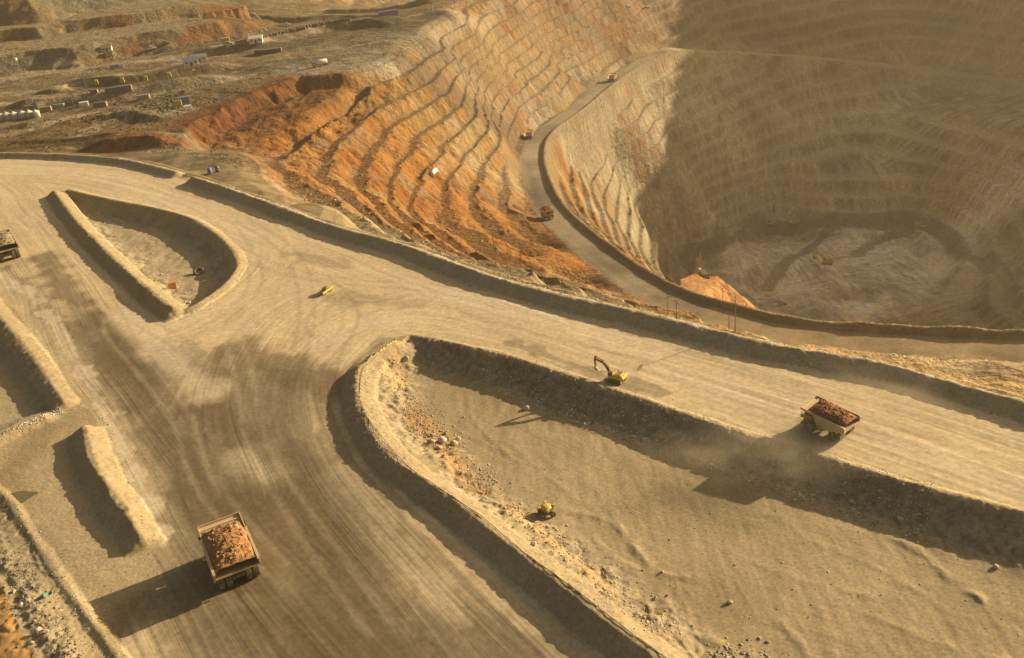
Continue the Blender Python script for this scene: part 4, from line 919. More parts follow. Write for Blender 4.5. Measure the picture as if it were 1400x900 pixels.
LOADS = [heap_mesh('ore_load', -6.2, 4.3, 3.6, bed_floor, 1.35, s_, m_, 300) for s_, m_ in ((1, M_ORE), (2, M_ORE3), (3, M_ORE2))]
TRUCK = make_truck(); _first = [True]
def haul_truck(loc, rz, label, load=None, load_label=None, scale=1.0, tilt=(0, 0)):
    t = TRUCK if _first[0] else copy_tree(TRUCK); _first[0] = False
    place(t, loc, rz, label, 'haul trucks at work in the mine', scale, tilt)
    if load is not None:
        o = bpy.data.objects.new('ore_load', LOADS[load]); col.objects.link(o)
        place(o, loc, rz, load_label, 'loads of ore heaped in the haul trucks', scale, tilt); o['category'] = 'ore'
    return t
def rad(a): return math.radians(a)
def P(px, py, z=None, dz=0.0):
    q = ground(px, py) if z is None else at(px, py, z); return (float(q[0]), float(q[1]), (float(q[2]) if z is None else zat(q[0], q[1])) + dz)
haul_truck((-49.4, 123.2, zat(-49.4, 123.2)), rad(114.5), 'large haul truck driving away, long shadow across the left road', 0, 'heaped brown ore in the truck with the long shadow, lower left', .93)
haul_truck((54.6, 141.9, zat(54.6, 141.9)), rad(129.5), 'haul truck in its own dust on the right of the main haul road', 1, 'dark reddish ore heaped in the truck on the right of the main road', .70)
# the truck leaving the frame on the left, trucks down in the pit
_rd = ROADS[1]
def road_dir(L, x, y):
    i = int(np.argmin((L[:, 0] - x) ** 2 + (L[:, 1] - y) ** 2)); i = min(max(i, 1), len(L) - 2); d = L[i + 1] - L[i - 1]; return math.atan2(d[1], d[0])
q = at(4, 356, 0); haul_truck((q[0], q[1] + 3, zat(q[0], q[1] + 3)), road_dir(ROADS[1], q[0], q[1]) + math.pi, 'haul truck with pale stony load cut off by the left edge of the frame', 2, 'pale greenish stony load in the truck at the left edge')
def pit_truck(px, py, flip, lab, load=None, llab=None, sc=1.0, L=None, off=0.0, turn=None):
    g_ = ground(px, py); a = (road_dir(ramp if L is None else L, g_[0], g_[1]) + (math.pi if flip else 0)) if turn is None else turn
    haul_truck((g_[0], g_[1], g_[2] + .1), a, lab, load, llab, sc)
pit_truck(748, 298, True, 'loaded haul truck climbing the middle of the pit ramp', 1, 'reddish ore in the truck on the middle of the pit ramp', .78)
pit_truck(724, 189, False, 'dark haul truck at the bend of the pit ramp', None, None, .72)
pit_truck(838, 111, False, 'haul truck high on the far straight leg of the pit ramp', sc=.82)
pit_truck(1056, 308, False, 'haul truck at the left on the pit floor road', sc=.8, turn=rad(10)); pit_truck(1087, 309, False, 'haul truck following the leftmost one on the pit floor road', sc=.7, turn=rad(8))
pit_truck(1100, 327, False, 'haul truck beside the bend of the dark pit floor track, above the shovel', sc=.6, turn=rad(200)); pit_truck(1259, 312, False, 'pale haul truck at the right end of the pit floor road', sc=.8, turn=rad(160))

# ------------------------------------------------------------------ excavator on the road edge
def track(parent, y, L_, r, w):
    prof = [(L_ / 2 - r + r * math.cos(a), r + r * math.sin(a)) for a in np.linspace(-math.pi / 2, math.pi / 2, 8)] + [(-L_ / 2 + r + r * math.cos(a), r + r * math.sin(a)) for a in np.linspace(math.pi / 2, 3 * math.pi / 2, 8)]
    o = MB().prism(prof, y - w / 2, y + w / 2).build('track', M_DARK, parent)
    sh = MB(); n = 16
    for i in range(n):
        x = -L_ / 2 + r + (L_ - 2 * r) * i / (n - 1); sh.box((x, y, .02), (.2, w + .1, .1)); sh.box((x, y, 2 * r), (.2, w + .1, .1))
    sh.build('track_shoe', M_STEEL, o)
    f_ = MB(); [f_.tube((x, y - w / 2 - .04, r * .8), (x, y + w / 2 + .04, r * .8), r * .42, r * .42, 10) for x in np.linspace(-L_ / 2 + r, L_ / 2 - r, 5)]; f_.build('roller', M_STEEL, o)
def make_excavator(label, loc, rz, sc, name='excavator', paint=M_YELB, swing=0.0):
    t = thing(name, label, 'excavator', loc, rz, None, sc)
    track(t, 1.35, 5.0, .52, .65); track(t, -1.35, 5.0, .52, .65)
    MB().box((0, 0, .75), (2.2, 2.2, .5)).build('undercarriage', M_DARK, t); MB().lathe([(.01, 0), (1.0, 0), (1.0, .3), (.01, .3)], 'z', (0, 0, 1.0), 20).build('slew_ring', M_DARK, t)
    h = MB().box((-.4, 0, 1.55), (4.0, 2.9, .6)).build('house', paint, t, bevel=.06)
    MB().box((-1.2, -.1, 2.25), (1.9, 2.5, .85)).build('engine_cover', paint, h, bevel=.1)
    gr = MB(); [gr.box((-1.8 + .3 * i, -.1, 2.69), (.14, 1.8, .05)) for i in range(5)]; gr.build('grille', M_DARK, h)
    MB().prism([(-2.3, 1.25), (-2.3, 2.5), (-2.75, 2.4), (-3.0, 2.0), (-3.0, 1.5), (-2.75, 1.25)], -1.45, 1.45).build('counterweight', paint, t, bevel=.08)
    MB().tube((-.5, -.9, 2.6), (-.5, -.9, 3.2), .09, .09, 10).build('exhaust_pipe', M_DARK, t)
    c = MB().prism([(.1, 1.75), (1.75, 1.75), (1.85, 2.3), (1.55, 3.2), (.1, 3.25)], .45, 1.45).build('cab', paint, t, bevel=.04)
    MB().box((.9, 1.465, 2.6), (1.1, .03, .75)).build('window', M_GLASS, c); MB().box((.9, .435, 2.7), (1.0, .03, .6)).build('window', M_GLASS, c)
    MB().prism([(1.865, 2.32), (1.58, 3.15), (1.60, 3.17), (1.89, 2.33)], .52, 1.38).build('windscreen', M_GLASS, c); MB().box((.8, .95, 3.26), (1.2, .8, .05)).build('roof', M_DARK, c)
    hr = MB(); hr.path([(-2.2, 1.4, 2.0), (-2.2, 1.4, 3.0), (.0, 1.4, 3.0)], .03); hr.path([(-2.2, -1.4, 2.0), (-2.2, -1.4, 3.0), (1.0, -1.4, 3.0), (1.0, -1.4, 2.0)], .03); hr.build('handrail', M_DARK, t)
    # boom: bent, rising; arm hangs down from its tip
    bx = MB().prism([(.9, 1.7), (1.5, 1.6), (2.6, 3.6), (4.0, 4.9), (6.2, 5.6), (6.3, 5.95), (5.9, 6.1), (3.6, 5.5), (2.0, 4.3)], -.35, .35).build('boom', M_RUSTY if name == 'excavator' else paint, t, bevel=.04)
    for sy in (.5, -.5): MB().tube((1.4, sy, 1.8), (3.0, sy, 4.4), .12, .12, 8).build('boom_cylinder', M_STEEL, t)
    MB().tube((3.4, 0, 5.6), (5.8, 0, 6.5), .12, .12, 8).build('arm_cylinder', M_STEEL, bx)
    ar = MB().prism([(5.7, 6.6), (6.2, 6.8), (6.5, 6.0), (6.35, 3.3), (6.1, 3.2), (5.95, 5.2)], -.25, .25).build('arm', M_RUSTY if name == 'excavator' else paint, t, bevel=.03)
    MB().tube((6.6, 0, 5.7), (6.55, 0, 3.8), .1, .1, 8).build('bucket_cylinder', M_STEEL, ar)
    bk = MB().prism([(6.35, 3.4), (6.0, 3.3), (5.3, 2.7), (4.9, 2.0), (5.1, 1.95), (5.5, 2.45), (5.9, 2.3), (6.3, 2.5)], -.6, .6).build('bucket', M_DARK, t)
    tt = MB(); [tt.box((4.85, y, 1.92), (.3, .12, .1)) for y in (-.5, -.17, .17, .5)]; tt.build('tooth', M_STEEL, bk)
    return t
q = at(842, 518, .4); make_excavator('yellow crawler excavator with rusty raised boom on the main road edge', (q[0], q[1], zat(q[0], q[1])), rad(143), .74)
q = ground(1131, 361); make_excavator('large yellow mining shovel working on the pit floor', (q[0], q[1], q[2]), rad(150), 1.9, 'mining_shovel')

# ------------------------------------------------------------------ yellow machine in the hollow, pickup, small trucks
def yellow_machine(loc, rz):
    t = thing('mobile_machine', 'squat round yellow machine with four lugs casting a square shadow in the hollow', 'machine', loc, rz, None, .84)
    for sx in (1, -1):
        for sy in (1, -1):
            w = MB().lathe([(.3, -.25), (.62, -.25), (.70, -.12), (.70, .12), (.62, .25), (.3, .25), (.3, -.25)], 'y', (sx * 1.05, sy * 1.1, .7), 16).build('wheel', M_TYRE, t); MB().lathe([(.02, sy * .12), (.32, sy * .12), (.34, sy * .2)], 'y', (sx * 1.05, sy * 1.1, .7), 12).build('rim', M_YELB, w)
    MB().lathe([(.01, .5), (1.0, .5), (1.25, .9), (1.25, 1.9), (.9, 1.95), (.01, 1.95)], 'z', (0, 0, 0), 12).build('body', M_DARK, t)
    MB().lathe([(.01, 2.35), (.35, 2.35), (.8, 2.25), (1.12, 2.0), (1.15, 1.8), (.01, 1.8)], 'z', (0, 0, 0), 20).build('dome', M_YELB, t, True)
    for a in range(4): MB().box((1.5 * math.cos(a * math.pi / 2), 1.5 * math.sin(a * math.pi / 2), 2.0), (.7, .55, .45), Matrix.Rotation(a * math.pi / 2, 3, 'Z')).build('lug', M_YELB, t, bevel=.1)
q = at(748, 705, -3.3); yellow_machine((q[0], q[1], zat(q[0], q[1])), rad(8))
def make_pickup(name, label, loc, rz, paint, sc=1.0, group=None):
    t = thing(name, label, 'pickup' if name == 'pickup_truck' else 'truck', loc, rz, group, sc)
    MB().prism([(-2.6, .55), (2.5, .55), (2.6, .95), (2.5, 1.1), (1.2, 1.2), (-2.6, 1.2)], -.95, .95).build('body', paint, t, bevel=.05)
    c = MB().prism([(-.7, 1.2), (1.25, 1.2), (.7, 1.85), (-.55, 1.88)], -.88, .88).build('cab', paint, t, bevel=.05)
    MB().prism([(1.24, 1.26), (.76, 1.80), (.79, 1.82), (1.28, 1.27)], -.75, .75).build('windscreen', M_GLASS, c)
    for y in (-.895, .895): MB().prism([(-.5, 1.28), (1.0, 1.28), (.62, 1.76), (-.45, 1.78)], y - .012, y + .012).build('window', M_GLASS, c)
    MB().box((.05, 0, 1.9), (1.2, 1.5, .03)).build('roof', M_DARK if paint is M_LIME else paint, c)
    MB().box((-1.65, 0, 1.215), (1.75, 1.7, .03)).build('cargo_bed', M_DARK, t)
    MB().box((-2.62, 0, .9), (.05, .7, .5)).build('tailgate', M_DARK if paint is M_LIME else paint, t)
    for x in (1.65, -1.65):
        for sy in (1, -1):
            w = MB().lathe([(.2, -.13), (.36, -.13), (.40, -.06), (.40, .06), (.36, .13), (.2, .13), (.2, -.13)], 'y', (x, sy * .86, .4), 16).build('wheel', M_TYRE, t); MB().lathe([(.02, sy * .08), (.2, sy * .08), (.22, sy * .1)], 'y', (x, sy * .86, .4), 10).build('rim', M_STEEL, w)
    for sy in (1, -1): MB().box((2.56, sy * .65, .95), (.06, .35, .16)).build('headlight', M_LAMP, t); MB().box((-2.63, sy * .8, 1.0), (.04, .15, .3)).build('tail_light', M_RUSTY, t)
    for sy in (1, -1): MB().box((.95, sy * 1.02, 1.35), (.1, .2, .16)).build('mirror', M_DARK, t)
    MB().path([(-.9, -.85, 1.2), (-.9, -.85, 2.0), (-.9, .85, 2.0), (-.9, .85, 1.2)], .04).build('roll_bar', M_DARK, t)
    remember(t); return t
q = at(446, 400, 0); make_pickup('pickup_truck', 'small lime yellow pickup with long shadow at the road junction', (q[0], q[1], zat(q[0], q[1])), rad(60), M_LIME, .82)
def make_tanker(label, loc, rz, sc, paint, group=None):
    t = thing('tank_truck', label, 'tank truck', loc, rz, group, sc)
    MB().box((0, 0, 1.0), (8.4, 1.2, .35)).build('chassis', M_DARK, t)
    c = MB().prism([(2.7, 1.0), (4.4, 1.0), (4.4, 2.2), (4.15, 3.1), (2.7, 3.1)], -1.2, 1.2).build('cab', paint, t, bevel=.08); MB().prism([(4.41, 2.1), (4.17, 3.0), (4.2, 3.02), (4.44, 2.1)], -1.0, 1.0).build('windscreen', M_GLASS, c)
    for y in (-1.21, 1.21): MB().box((3.6, y, 2.5), (1.0, .03, .7)).build('window', M_GLASS, c)
    MB().lathe([(.01, -4.1), (1.0, -4.1), (1.3, -3.8), (1.3, 2.2), (1.0, 2.5), (.01, 2.5)], 'x', (0, 0, 2.35), 18).build('tank', M_WHITE, t, True)
    for x in (3.4, -2.2, -3.4):
        for sy in (1, -1): MB().lathe([(.02, -.15), (.45, -.16), (.55, -.1), (.55, .1), (.45, .16), (.02, .15)], 'y', (x, sy * 1.05, .55), 14).build('wheel', M_TYRE, t)
    remember(t); return t
q = ground(594, 240); make_tanker('white tank truck parked on an orange bench of the west wall', (q[0], q[1], q[2]), rad(75), 1.0, M_WHITE)
q = ground(438, 91); make_tanker('pale tank truck on the grey platform above the orange benches', (q[0], q[1], q[2]), rad(200), 1.1, M_YEL)
q = ground(1071, 415); make_tanker('small white tank truck on the near part of the pit floor', (q[0], q[1], q[2]), rad(120), 1.0, M_WHITE)
for px, py, a, p_, lab in [(208, 69, 20, M_WHITE, 'white pickup on the left plateau below the waste dump'), (1195, 398, 60, M_WHITE, 'small white pickup on the right part of the pit floor'), (392, 36, 10, M_WHITE, 'white pickup beside the line of dark markers on the plateau'),
                           (312, 62, 10, M_YEL, 'tan pickup on the upper plateau road'), (858, 11, 160, M_WHITE, 'white pickup high on the far pit rim'), (884, 12, 160, M_YEL, 'small pale pickup alone on the far pit rim'), (226, 61, 200, M_RUSTY, 'brown pickup near the foot of the waste dump')]:
    q = ground(px, py); make_pickup('pickup_truck', lab, (q[0], q[1], q[2]), rad(a), p_, 1.35)

# drill rig with its stones on the lit spur
q = ground(962, 378)
def drill_rig(loc, rz, label):
    t = thing('drill_rig', label, 'drill rig', loc, rz, None, 1.5); track(t, 1.2, 4.6, .45, .6); track(t, -1.2, 4.6, .45, .6)
    MB().box((-.4, 0, 1.7), (4.6, 2.4, 1.3)).build('house', M_DARK, t, bevel=.06); MB().box((1.9, .6, 2.1), (1.1, 1.1, 1.5)).build('cab', M_WHITE, t, bevel=.05)
    m_ = MB()
    for x, y in ((2.6, -.35), (2.6, .35), (3.1, -.35), (3.1, .35)): m_.tube((x, y, .4), (x, y, 9.5), .06)
    for i in range(9): m_.box((2.85, 0, .8 + i), (.6, .8, .06))
    m_.build('mast', M_RUSTY, t)
drill_rig((q[0], q[1], q[2]), rad(100), 'drill rig with a tall mast on the spur above the pit floor')

# ------------------------------------------------------------------ poles and masts
def pole(px, py, h, label, arms=1, lean=0.0, thick=.22, name='utility_pole', lamp=False, group='poles about the mine'):
    q = ground(px, py); t = thing(name, label, 'pole', (q[0], q[1], q[2] - .3), random.uniform(0, 3.1), group)
    t.rotation_euler[0] = lean
    MB().tube((0, 0, 0), (0, 0, h), thick, thick * .6, 8).build('shaft', M_WOOD, t)
    for i in range(arms): a = MB().box((0, 0, h - .6 - 1.3 * i), (2.6, .16, .18)).build('crossarm', M_WOOD, t); ins = MB(); [ins.tube((x, 0, h - .5 - 1.3 * i), (x, 0, h - .1 - 1.3 * i), .07, .05, 6) for x in (-1.1, 0, 1.1)]; ins.build('insulator', M_LAMP, a)
    if lamp: MB().box((.5, 0, h), (1.2, .35, .2)).build('lamp_head', M_STEEL, t)
for px, py, h, lab, arms in [
    (678, 364, 14, 'thin pole on the lowest orange bench behind the rim berm', 1), (913, 430, 7, 'pole with crossarm at the inner edge of the near pit ramp', 1), (926, 434, 5, 'short dark pole beside the near pit ramp', 1), (997, 450, 5, 'short pole just left of the rightmost pole by the rim berm', 0),
    (989, 428, 10, 'pole above the orange spur at the pit ramp', 1), (1006, 453, 9, 'rightmost pole standing behind the rim berm', 1), (908, 141, 22, 'tall light mast on the pale wall below the far ramp', 0), (924, 404, 4, 'thin pole on the outer edge of the near ramp', 0),
    (294, 226, 22, 'tall pole by the blue barrels at the gap in the rim berm', 1), (240, 145, 24, 'tall pole beside the blue box on the left plateau', 2), (276, 131, 15, 'pole right of the blue and white sheds', 1), (112, 182, 22, 'tall pole among the scrub at the left', 2),
    (175, 87, 16, 'tall pole at the toe of the waste dump', 1), (156, 85, 13, 'shorter pole at the toe of the waste dump, left of the tall one', 1), (120, 128, 11, 'pole left of the long navy trailer', 1), (208, 118, 11, 'pole behind the yellow cabinets', 1), (190, 118, 9, 'short pole between two yellow cabinets', 1),
    (62, 189, 9, 'short pole on the sandy track at the far left', 1), (252, 88, 12, 'pole in front of the blue and white sheds', 1), (330, 52, 12, 'pole on the upper plateau road', 1), (388, 40, 10, 'pole near the dark markers on the plateau', 1), (405, 38, 11, 'pole above the middle of the line of dark markers', 1), (72, 130, 11, 'pole on the pale plateau road at the far left', 1),
    (1131, 332, 9, 'thin pole beside the pit floor track', 0), (1068, 390, 12, 'thin mast on the near pit floor', 0)]:
    pole(px, py, h, lab, arms, 0.0, .13 if py > 300 else .2 if py > 60 else .28)
def lattice_mast(px, py, h, label):
    q = ground(px, py); t = thing('lattice_mast', label, 'mast', (q[0], q[1], q[2] - .5))
    lg = [(-1, -1), (1, -1), (1, 1), (-1, 1)]
    for sx, sy in lg: MB().tube((sx * 1.4, sy * 1.4, 0), (sx * .35, sy * .35, h), .14, .1, 5).build('leg', M_STEEL, t)
    br = MB(); n = 12
    for i in range(n):
        z0, z1 = h * i / n, h * (i + 1) / n; s0, s1 = 1.4 - 1.05 * i / n, 1.4 - 1.05 * (i + 1) / n
        for k_ in range(4):
            a, b = lg[k_], lg[(k_ + 1) % 4]; br.tube((a[0] * s0, a[1] * s0, z0), (b[0] * s1, b[1] * s1, z1), .06, .06, 4)
    br.build('bracing', M_STEEL, t)
    for z in (h * .72, h * .86, h * .98): MB().box((0, 0, z), (7.0, .3, .3)).build('crossarm', M_STEEL, t)
    MB().lathe([(.01, 0), (1.0, 0), (1.0, 1.4), (.01, 1.4)], 'z', (0, 0, h * .8), 10).build('antenna_drum', M_WHITE, t)
lattice_mast(43, 150, 36, 'tall steel lattice mast with a white drum at the far left')

# ------------------------------------------------------------------ sheds, containers and stores on the left plateau
def container(px, py, size, rz, paint, label, name='shipping_container', cat='container'):
    q = ground(px, py); t = thing(name, label, cat, (q[0], q[1], q[2] - .1), rz)
    MB().box((0, 0, size[2] / 2), size).build('body', paint, t, bevel=.05)
    for sy in (1, -1): MB().box((0, sy * size[1] / 2, size[2] - .15), (size[0] * .98, .12, .2)).build('rail', paint, t)
    MB().box((size[0] / 2 + .03, 0, size[2] * .48), (.06, size[1] * .9, size[2] * .85)).build('door', M_STEEL, t)
container(162, 125, (15, 2.8, 3.0), rad(8), M_NAVY, 'long navy trailer on the left plateau below the yellow cabinets'); container(128, 127, (4, 2.6, 2.2), rad(8), M_DARK, 'small dark container left of the long navy trailer')
container(139, 146, (7, 3, 3.0), rad(5), M_GREEN, 'dark green container in the middle of the left plateau'); container(252, 142, (6, 4, 4), rad(20), M_BLUE, 'blue box at the head of the orange bank'); container(243, 145, (4, 2.5, 3.2), rad(10), M_YEL, 'yellow box beside the blue box at the orange bank')
container(258, 150, (4, 2.5, 2.2), rad(25), M_WHITE, 'white box below the blue box at the orange bank'); container(532, 22, (14, 4, 4), rad(8), M_BLUE, 'blue container far up on the plateau road'); 
for i_, (px, py) in enumerate([(352, 74), (358, 73.4), (364, 72.8), (370, 72.2), (376, 71.6), (382, 71)]): container(px, py, (5, 3, 2.8), rad(95), M_DARK, 'small dark container in the row above the grey platform, %s' % ('leftmost', 'second from left', 'third from left', 'third from right', 'second from right', 'rightmost')[i_])
for px, py, sz, rz_, m_, lab in [(44, 152, (7, 4, 3.5), 20, M_DARK, 'dark machine housing at the foot of the lattice mast'), (56, 150, (5, 4, 4.5), 50, M_DARK, 'tall dark box right of the lattice mast foot'), (64, 152, (6, 3, 2.5), 10, M_RUSTY, 'brown container right of the white tanks'), (82, 148, (6, 3, 2.6), 5, M_STEEL, 'grey container on the track right of the white tanks'),
                                  (116, 145, (5, 3, 2.4), 8, M_WHITE, 'small white container left of the dark green one'), (196, 136, (7, 3, 2.6), 6, M_STEEL, 'grey container right of the dark green one'), (308, 56, (6, 3, 3), 8, M_YEL, 'yellow container by the upper plateau road'), (330, 60, (8, 3, 3), 6, M_RUSTY, 'brown container by the upper plateau road'), (148, 77, (5, 4, 3), 30, M_DARK, 'dark box at the toe of the waste dump')]:
    container(px, py, sz, rad(rz_), m_, lab)
def shed(px, py, w, d, h, rz, roof, label):
    q = ground(px, py); t = thing('shed', label, 'shed', (q[0], q[1], q[2] - .2), rz)
    MB().box((0, 0, h / 2), (w, d, h)).build('wall', M_WHITE, t)
    MB().add([(-w / 2 - .3, -d / 2 - .3, h), (w / 2 + .3, -d / 2 - .3, h), (w / 2 + .3, d / 2 + .3, h), (-w / 2 - .3, d / 2 + .3, h), (-w / 2 - .3, 0, h + d * .28), (w / 2 + .3, 0, h + d * .28)], [(0, 1, 5, 4), (2, 3, 4, 5), (0, 4, 3), (1, 2, 5), (3, 2, 1, 0)]).build('roof', roof, t)
    dd = MB().box((0, -d / 2 - .04, 1.2), (1.6, .06, 2.4)).build('door', M_DARK, t); MB().box((.6, -d / 2 - .09, 1.2), (.1, .05, .3)).build('handle', M_STEEL, dd)
    for x in (-w * .3, w * .3): MB().box((x, -d / 2 - .04, h * .6), (1.4, .06, 1.0)).build('window', M_GLASS, t)
shed(262, 89, 9, 6, 3.5, rad(15), M_BLUE, 'white shed with blue roof on the left plateau'); shed(274, 84, 10, 6, 3.5, rad(15), M_STEEL, 'white shed with grey roof behind the blue roofed one'); shed(146, 69, 7, 5, 3, rad(10), M_RUSTY, 'small shed with brown roof under the waste dump'); shed(350, 58, 9, 6, 3.5, rad(5), M_WHITE, 'white roofed shed above the plateau road')
def silo(px, py, lab):
    q = ground(px, py); t = thing('storage_tank', lab, 'tank', (q[0], q[1], q[2] - .2), 0, 'white tanks in a row at the far left')
    MB().lathe([(.01, 0), (2.0, 0), (2.0, 3.2), (2.05, 3.3)], 'z', (0, 0, 0), 20).build('shell', M_WHITE, t, True); MB().lathe([(2.15, 3.2), (.25, 4.4), (.01, 4.45)], 'z', (0, 0, 0), 20).build('cone_roof', M_WHITE, t, True); MB().lathe([(.3, 4.3), (.3, 4.8), (.01, 4.8)], 'z', (0, 0, 0), 10).build('vent', M_STEEL, t)
for i, px in enumerate((1, 11, 21, 31, 41, 51)):
    silo(px, 164.5 - i * .9, 'white cone-roofed tank, %s in the row at the far left' % ('first from the frame edge', 'second from the frame edge', 'third from the frame edge', 'third from its right end', 'second from its right end', 'at the right end')[i])
def cabinet(px, py, lab):
    q = ground(px, py); t = thing('yellow_cabinet', lab, 'cabinet', (q[0], q[1], q[2] - .1), rad(15), 'yellow cabinets in a row on the plateau')
    MB().box((0, 0, 1.7), (2.2, 1.8, 3.0), None, (.85, .85)).build('body', M_LIME, t, bevel=.1); MB().box((0, 0, .12), (2.6, 2.2, .24)).build('base', M_DARK, t); MB().box((.5, -.93, 1.5), (.7, .05, 1.6)).build('door', M_DARK, t)
for px, py, lab in [(134, 117, 'leftmost of the five lime yellow cabinets'), (168, 113, 'second of the five lime yellow cabinets from the left'), (200, 109, 'middle one of the five lime yellow cabinets'), (233, 105, 'fourth of the five lime yellow cabinets from the left'), (267, 101, 'rightmost of the five lime yellow cabinets, below the sheds')]: cabinet(px, py, lab)
_mk = None
for i in range(36):
    f_ = i / 35.0; px = 353 + 125 * f_; py = 54 - 26 * f_ - 2.0 * math.sin(f_ * 3.1); q = ground(px, py)
    if _mk is None:
        _mk = MB().lathe([(.01, 0), (1.0, 0), (1.0, .7), (1.1, .8), (1.0, .9), (1.0, 1.7), (.01, 1.7)], 'z', (0, 0, 0), 14).build('black_drum', M_TYRE, None); o = _mk
    else: o = _mk.copy(); col.objects.link(o)
    o.location = (q[0], q[1], q[2] - .05); tag(o, 'one of many small black drums lining the road on the upper plateau', 'drum', 'black drums lining the plateau road')
for i, (px, py) in enumerate([(590, 14), (606, 13), (622, 12), (639, 11)]):
    q = ground(px, py); t = thing('marker_post', 'yellow marker post by the far road, %s of four' % ('leftmost', 'second from left', 'third from left', 'rightmost')[i], 'post', (q[0], q[1], q[2] - .1), 0, 'yellow marker posts by the far road')
    MB().tube((0, 0, 0), (0, 0, 4.5), .35, .3, 8).build('shaft', M_YELB, t); MB().box((0, 0, 4.7), (1.6, .3, 1.2)).build('board', M_YELB, t)

# ------------------------------------------------------------------ barrels, tyre, bins, cable, puddle
for px, py, p_, lab in [(288, 238, M_BLUE, 'bright blue barrel behind the gap in the rim berm'), (297, 235, M_NAVY, 'dark blue barrel beside the bright blue one')]:
    q = ground(px, py); t = thing('barrel', lab, 'barrel', (q[0], q[1], q[2] - .05), 0, 'barrels by the gap in the rim berm', 1.5)
    MB().lathe([(.01, 0), (.6, 0), (.6, .55), (.64, .6), (.6, .65), (.6, 1.15), (.64, 1.2), (.6, 1.25), (.6, 1.8), (.01, 1.8)], 'z', (0, 0, 0), 18).build('shell', p_, t, True); MB().lathe([(.62, 1.76), (.62, 1.86), (.5, 1.86), (.5, 1.82), (.01, 1.82)], 'z', (0, 0, 0), 18).build('lid', p_, t)
q = at(272, 372, -2.7); t = MB().lathe([(.85, -.5), (1.45, -.5), (1.65, -.25), (1.65, .25), (1.45, .5), (.85, .5), (.85, -.5)], 'z', (0, 0, .5), 26).build('scrap_tyre', M_TYRE, None, True); t.location = (q[0], q[1], zat(q[0], q[1])); t.rotation_euler = (.5, .2, 0); tag(t, 'big worn black tyre lying on the floor of the teardrop hollow', 'tyre')
q = at(236, 392, -2.3); t = thing('waste_bin', 'orange bin on the floor of the teardrop hollow', 'bin', (q[0], q[1], zat(q[0], q[1])), .4, None, 1.2); MB().box((0, 0, .8), (1.6, 1.2, 1.6), None, (1.15, 1.15)).build('body', M_ORANGE, t, bevel=.06); MB().box((0, 0, 1.66), (1.9, 1.45, .12)).build('lid', M_ORANGE, t)
q = at(64, 819, 0); t = thing('crumpled_sheet', 'crumpled teal sheet among rubble in the lower left corner', 'sheet', (q[0], q[1], zat(q[0], q[1]) + .15), .5)
MB().add([(-.9, -.5, 0), (-.2, -.6, .35), (.5, -.4, .1), (1.0, -.5, .3), (-1.0, .1, .3), (-.2, .0, .6), (.5, .2, .25), (1.1, .1, .45), (-.8, .6, .05), (-.1, .6, .3), (.6, .7, .1), (1.0, .6, .2)], [(0, 1, 5, 4), (1, 2, 6, 5), (2, 3, 7, 6), (4, 5, 9, 8), (5, 6, 10, 9), (6, 7, 11, 10)]).build('fold', M_TEAL, t)
# cable along the crest of the curved berm
cl = line([(512, 480), (492, 503), (489, 537), (503, 577), (539, 624), (599, 667), (653, 708), (703, 748), (763, 793), (833, 848), (908, 902), (960, 942)], 2.2, 1.6)
cb = MB(); pts = [(p[0] + .5 + .25 * math.sin(i * .35), p[1] + .25 * math.cos(i * .27), zat(p[0] + .5, p[1]) + .12) for i, p in enumerate(cl)]
cb.path(pts, .06, 5); tag(cb.build('power_cable', M_CABLE), 'black cable lying along the crest of the curved berm', 'cable')
# puddle on the left
pm = bpy.data.materials.new('puddle_water'); nt, n, l, b = nodes_of(pm); b.inputs['Base Color'].default_value = (.16, .125, .06, 1); b.inputs['Roughness'].default_value = .08
c_ = at(29, 680, 0); zz = min(zat(c_[0] + dx, c_[1] + dy) for dx in (-1, 0, 1) for dy in (-1, 0, 1)) + .16
pd = MB().add([(c_[0] + 2.6 * math.cos(a) * (1 + .25 * math.sin(3 * a)), c_[1] + 2.0 * math.sin(a) * (1 + .2 * math.cos(2 * a + 1)), zz) for a in np.linspace(0, 2 * math.pi, 40, endpoint=False)], [tuple(range(40))]).build('water', pm); pd['kind'] = 'structure'
# ------------------------------------------------------------------ stones
def stone_mat(name, c):
    m = bpy.data.materials.new(name); nt, n, l, b = nodes_of(m)
    tc = n.new('ShaderNodeTexCoord'); nn = n.new('ShaderNodeTexNoise'); nn.inputs['Scale'].default_value = .8; nn.inputs['Detail'].default_value = 6; l.new(tc.outputs['Object'], nn.inputs['Vector'])
    cr_ = n.new('ShaderNodeValToRGB'); cr_.color_ramp.elements[0].color = (*[x * .6 for x in c], 1); cr_.color_ramp.elements[1].color = (*[min(x * 1.35, .8) for x in c], 1); cr_.color_ramp.elements[0].position = .3; cr_.color_ramp.elements[1].position = .7
    l.new(nn.outputs[0], cr_.inputs[0]); l.new(cr_.outputs[0], b.inputs['Base Color']); b.inputs['Roughness'].default_value = .9
    bp = n.new('ShaderNodeBump'); bp.inputs['Distance'].default_value = .1; l.new(nn.outputs[0], bp.inputs['Height']); l.new(bp.outputs[0], b.inputs['Normal']); return m
M_ST = [stone_mat('tan_stone', (.40, .32, .21)), stone_mat('pale_stone', (.50, .44, .33)), stone_mat('orange_stone', (.42, .24, .11)), stone_mat('grey_stone', (.24, .205, .15)), stone_mat('dull_stone', (.20, .165, .11))]
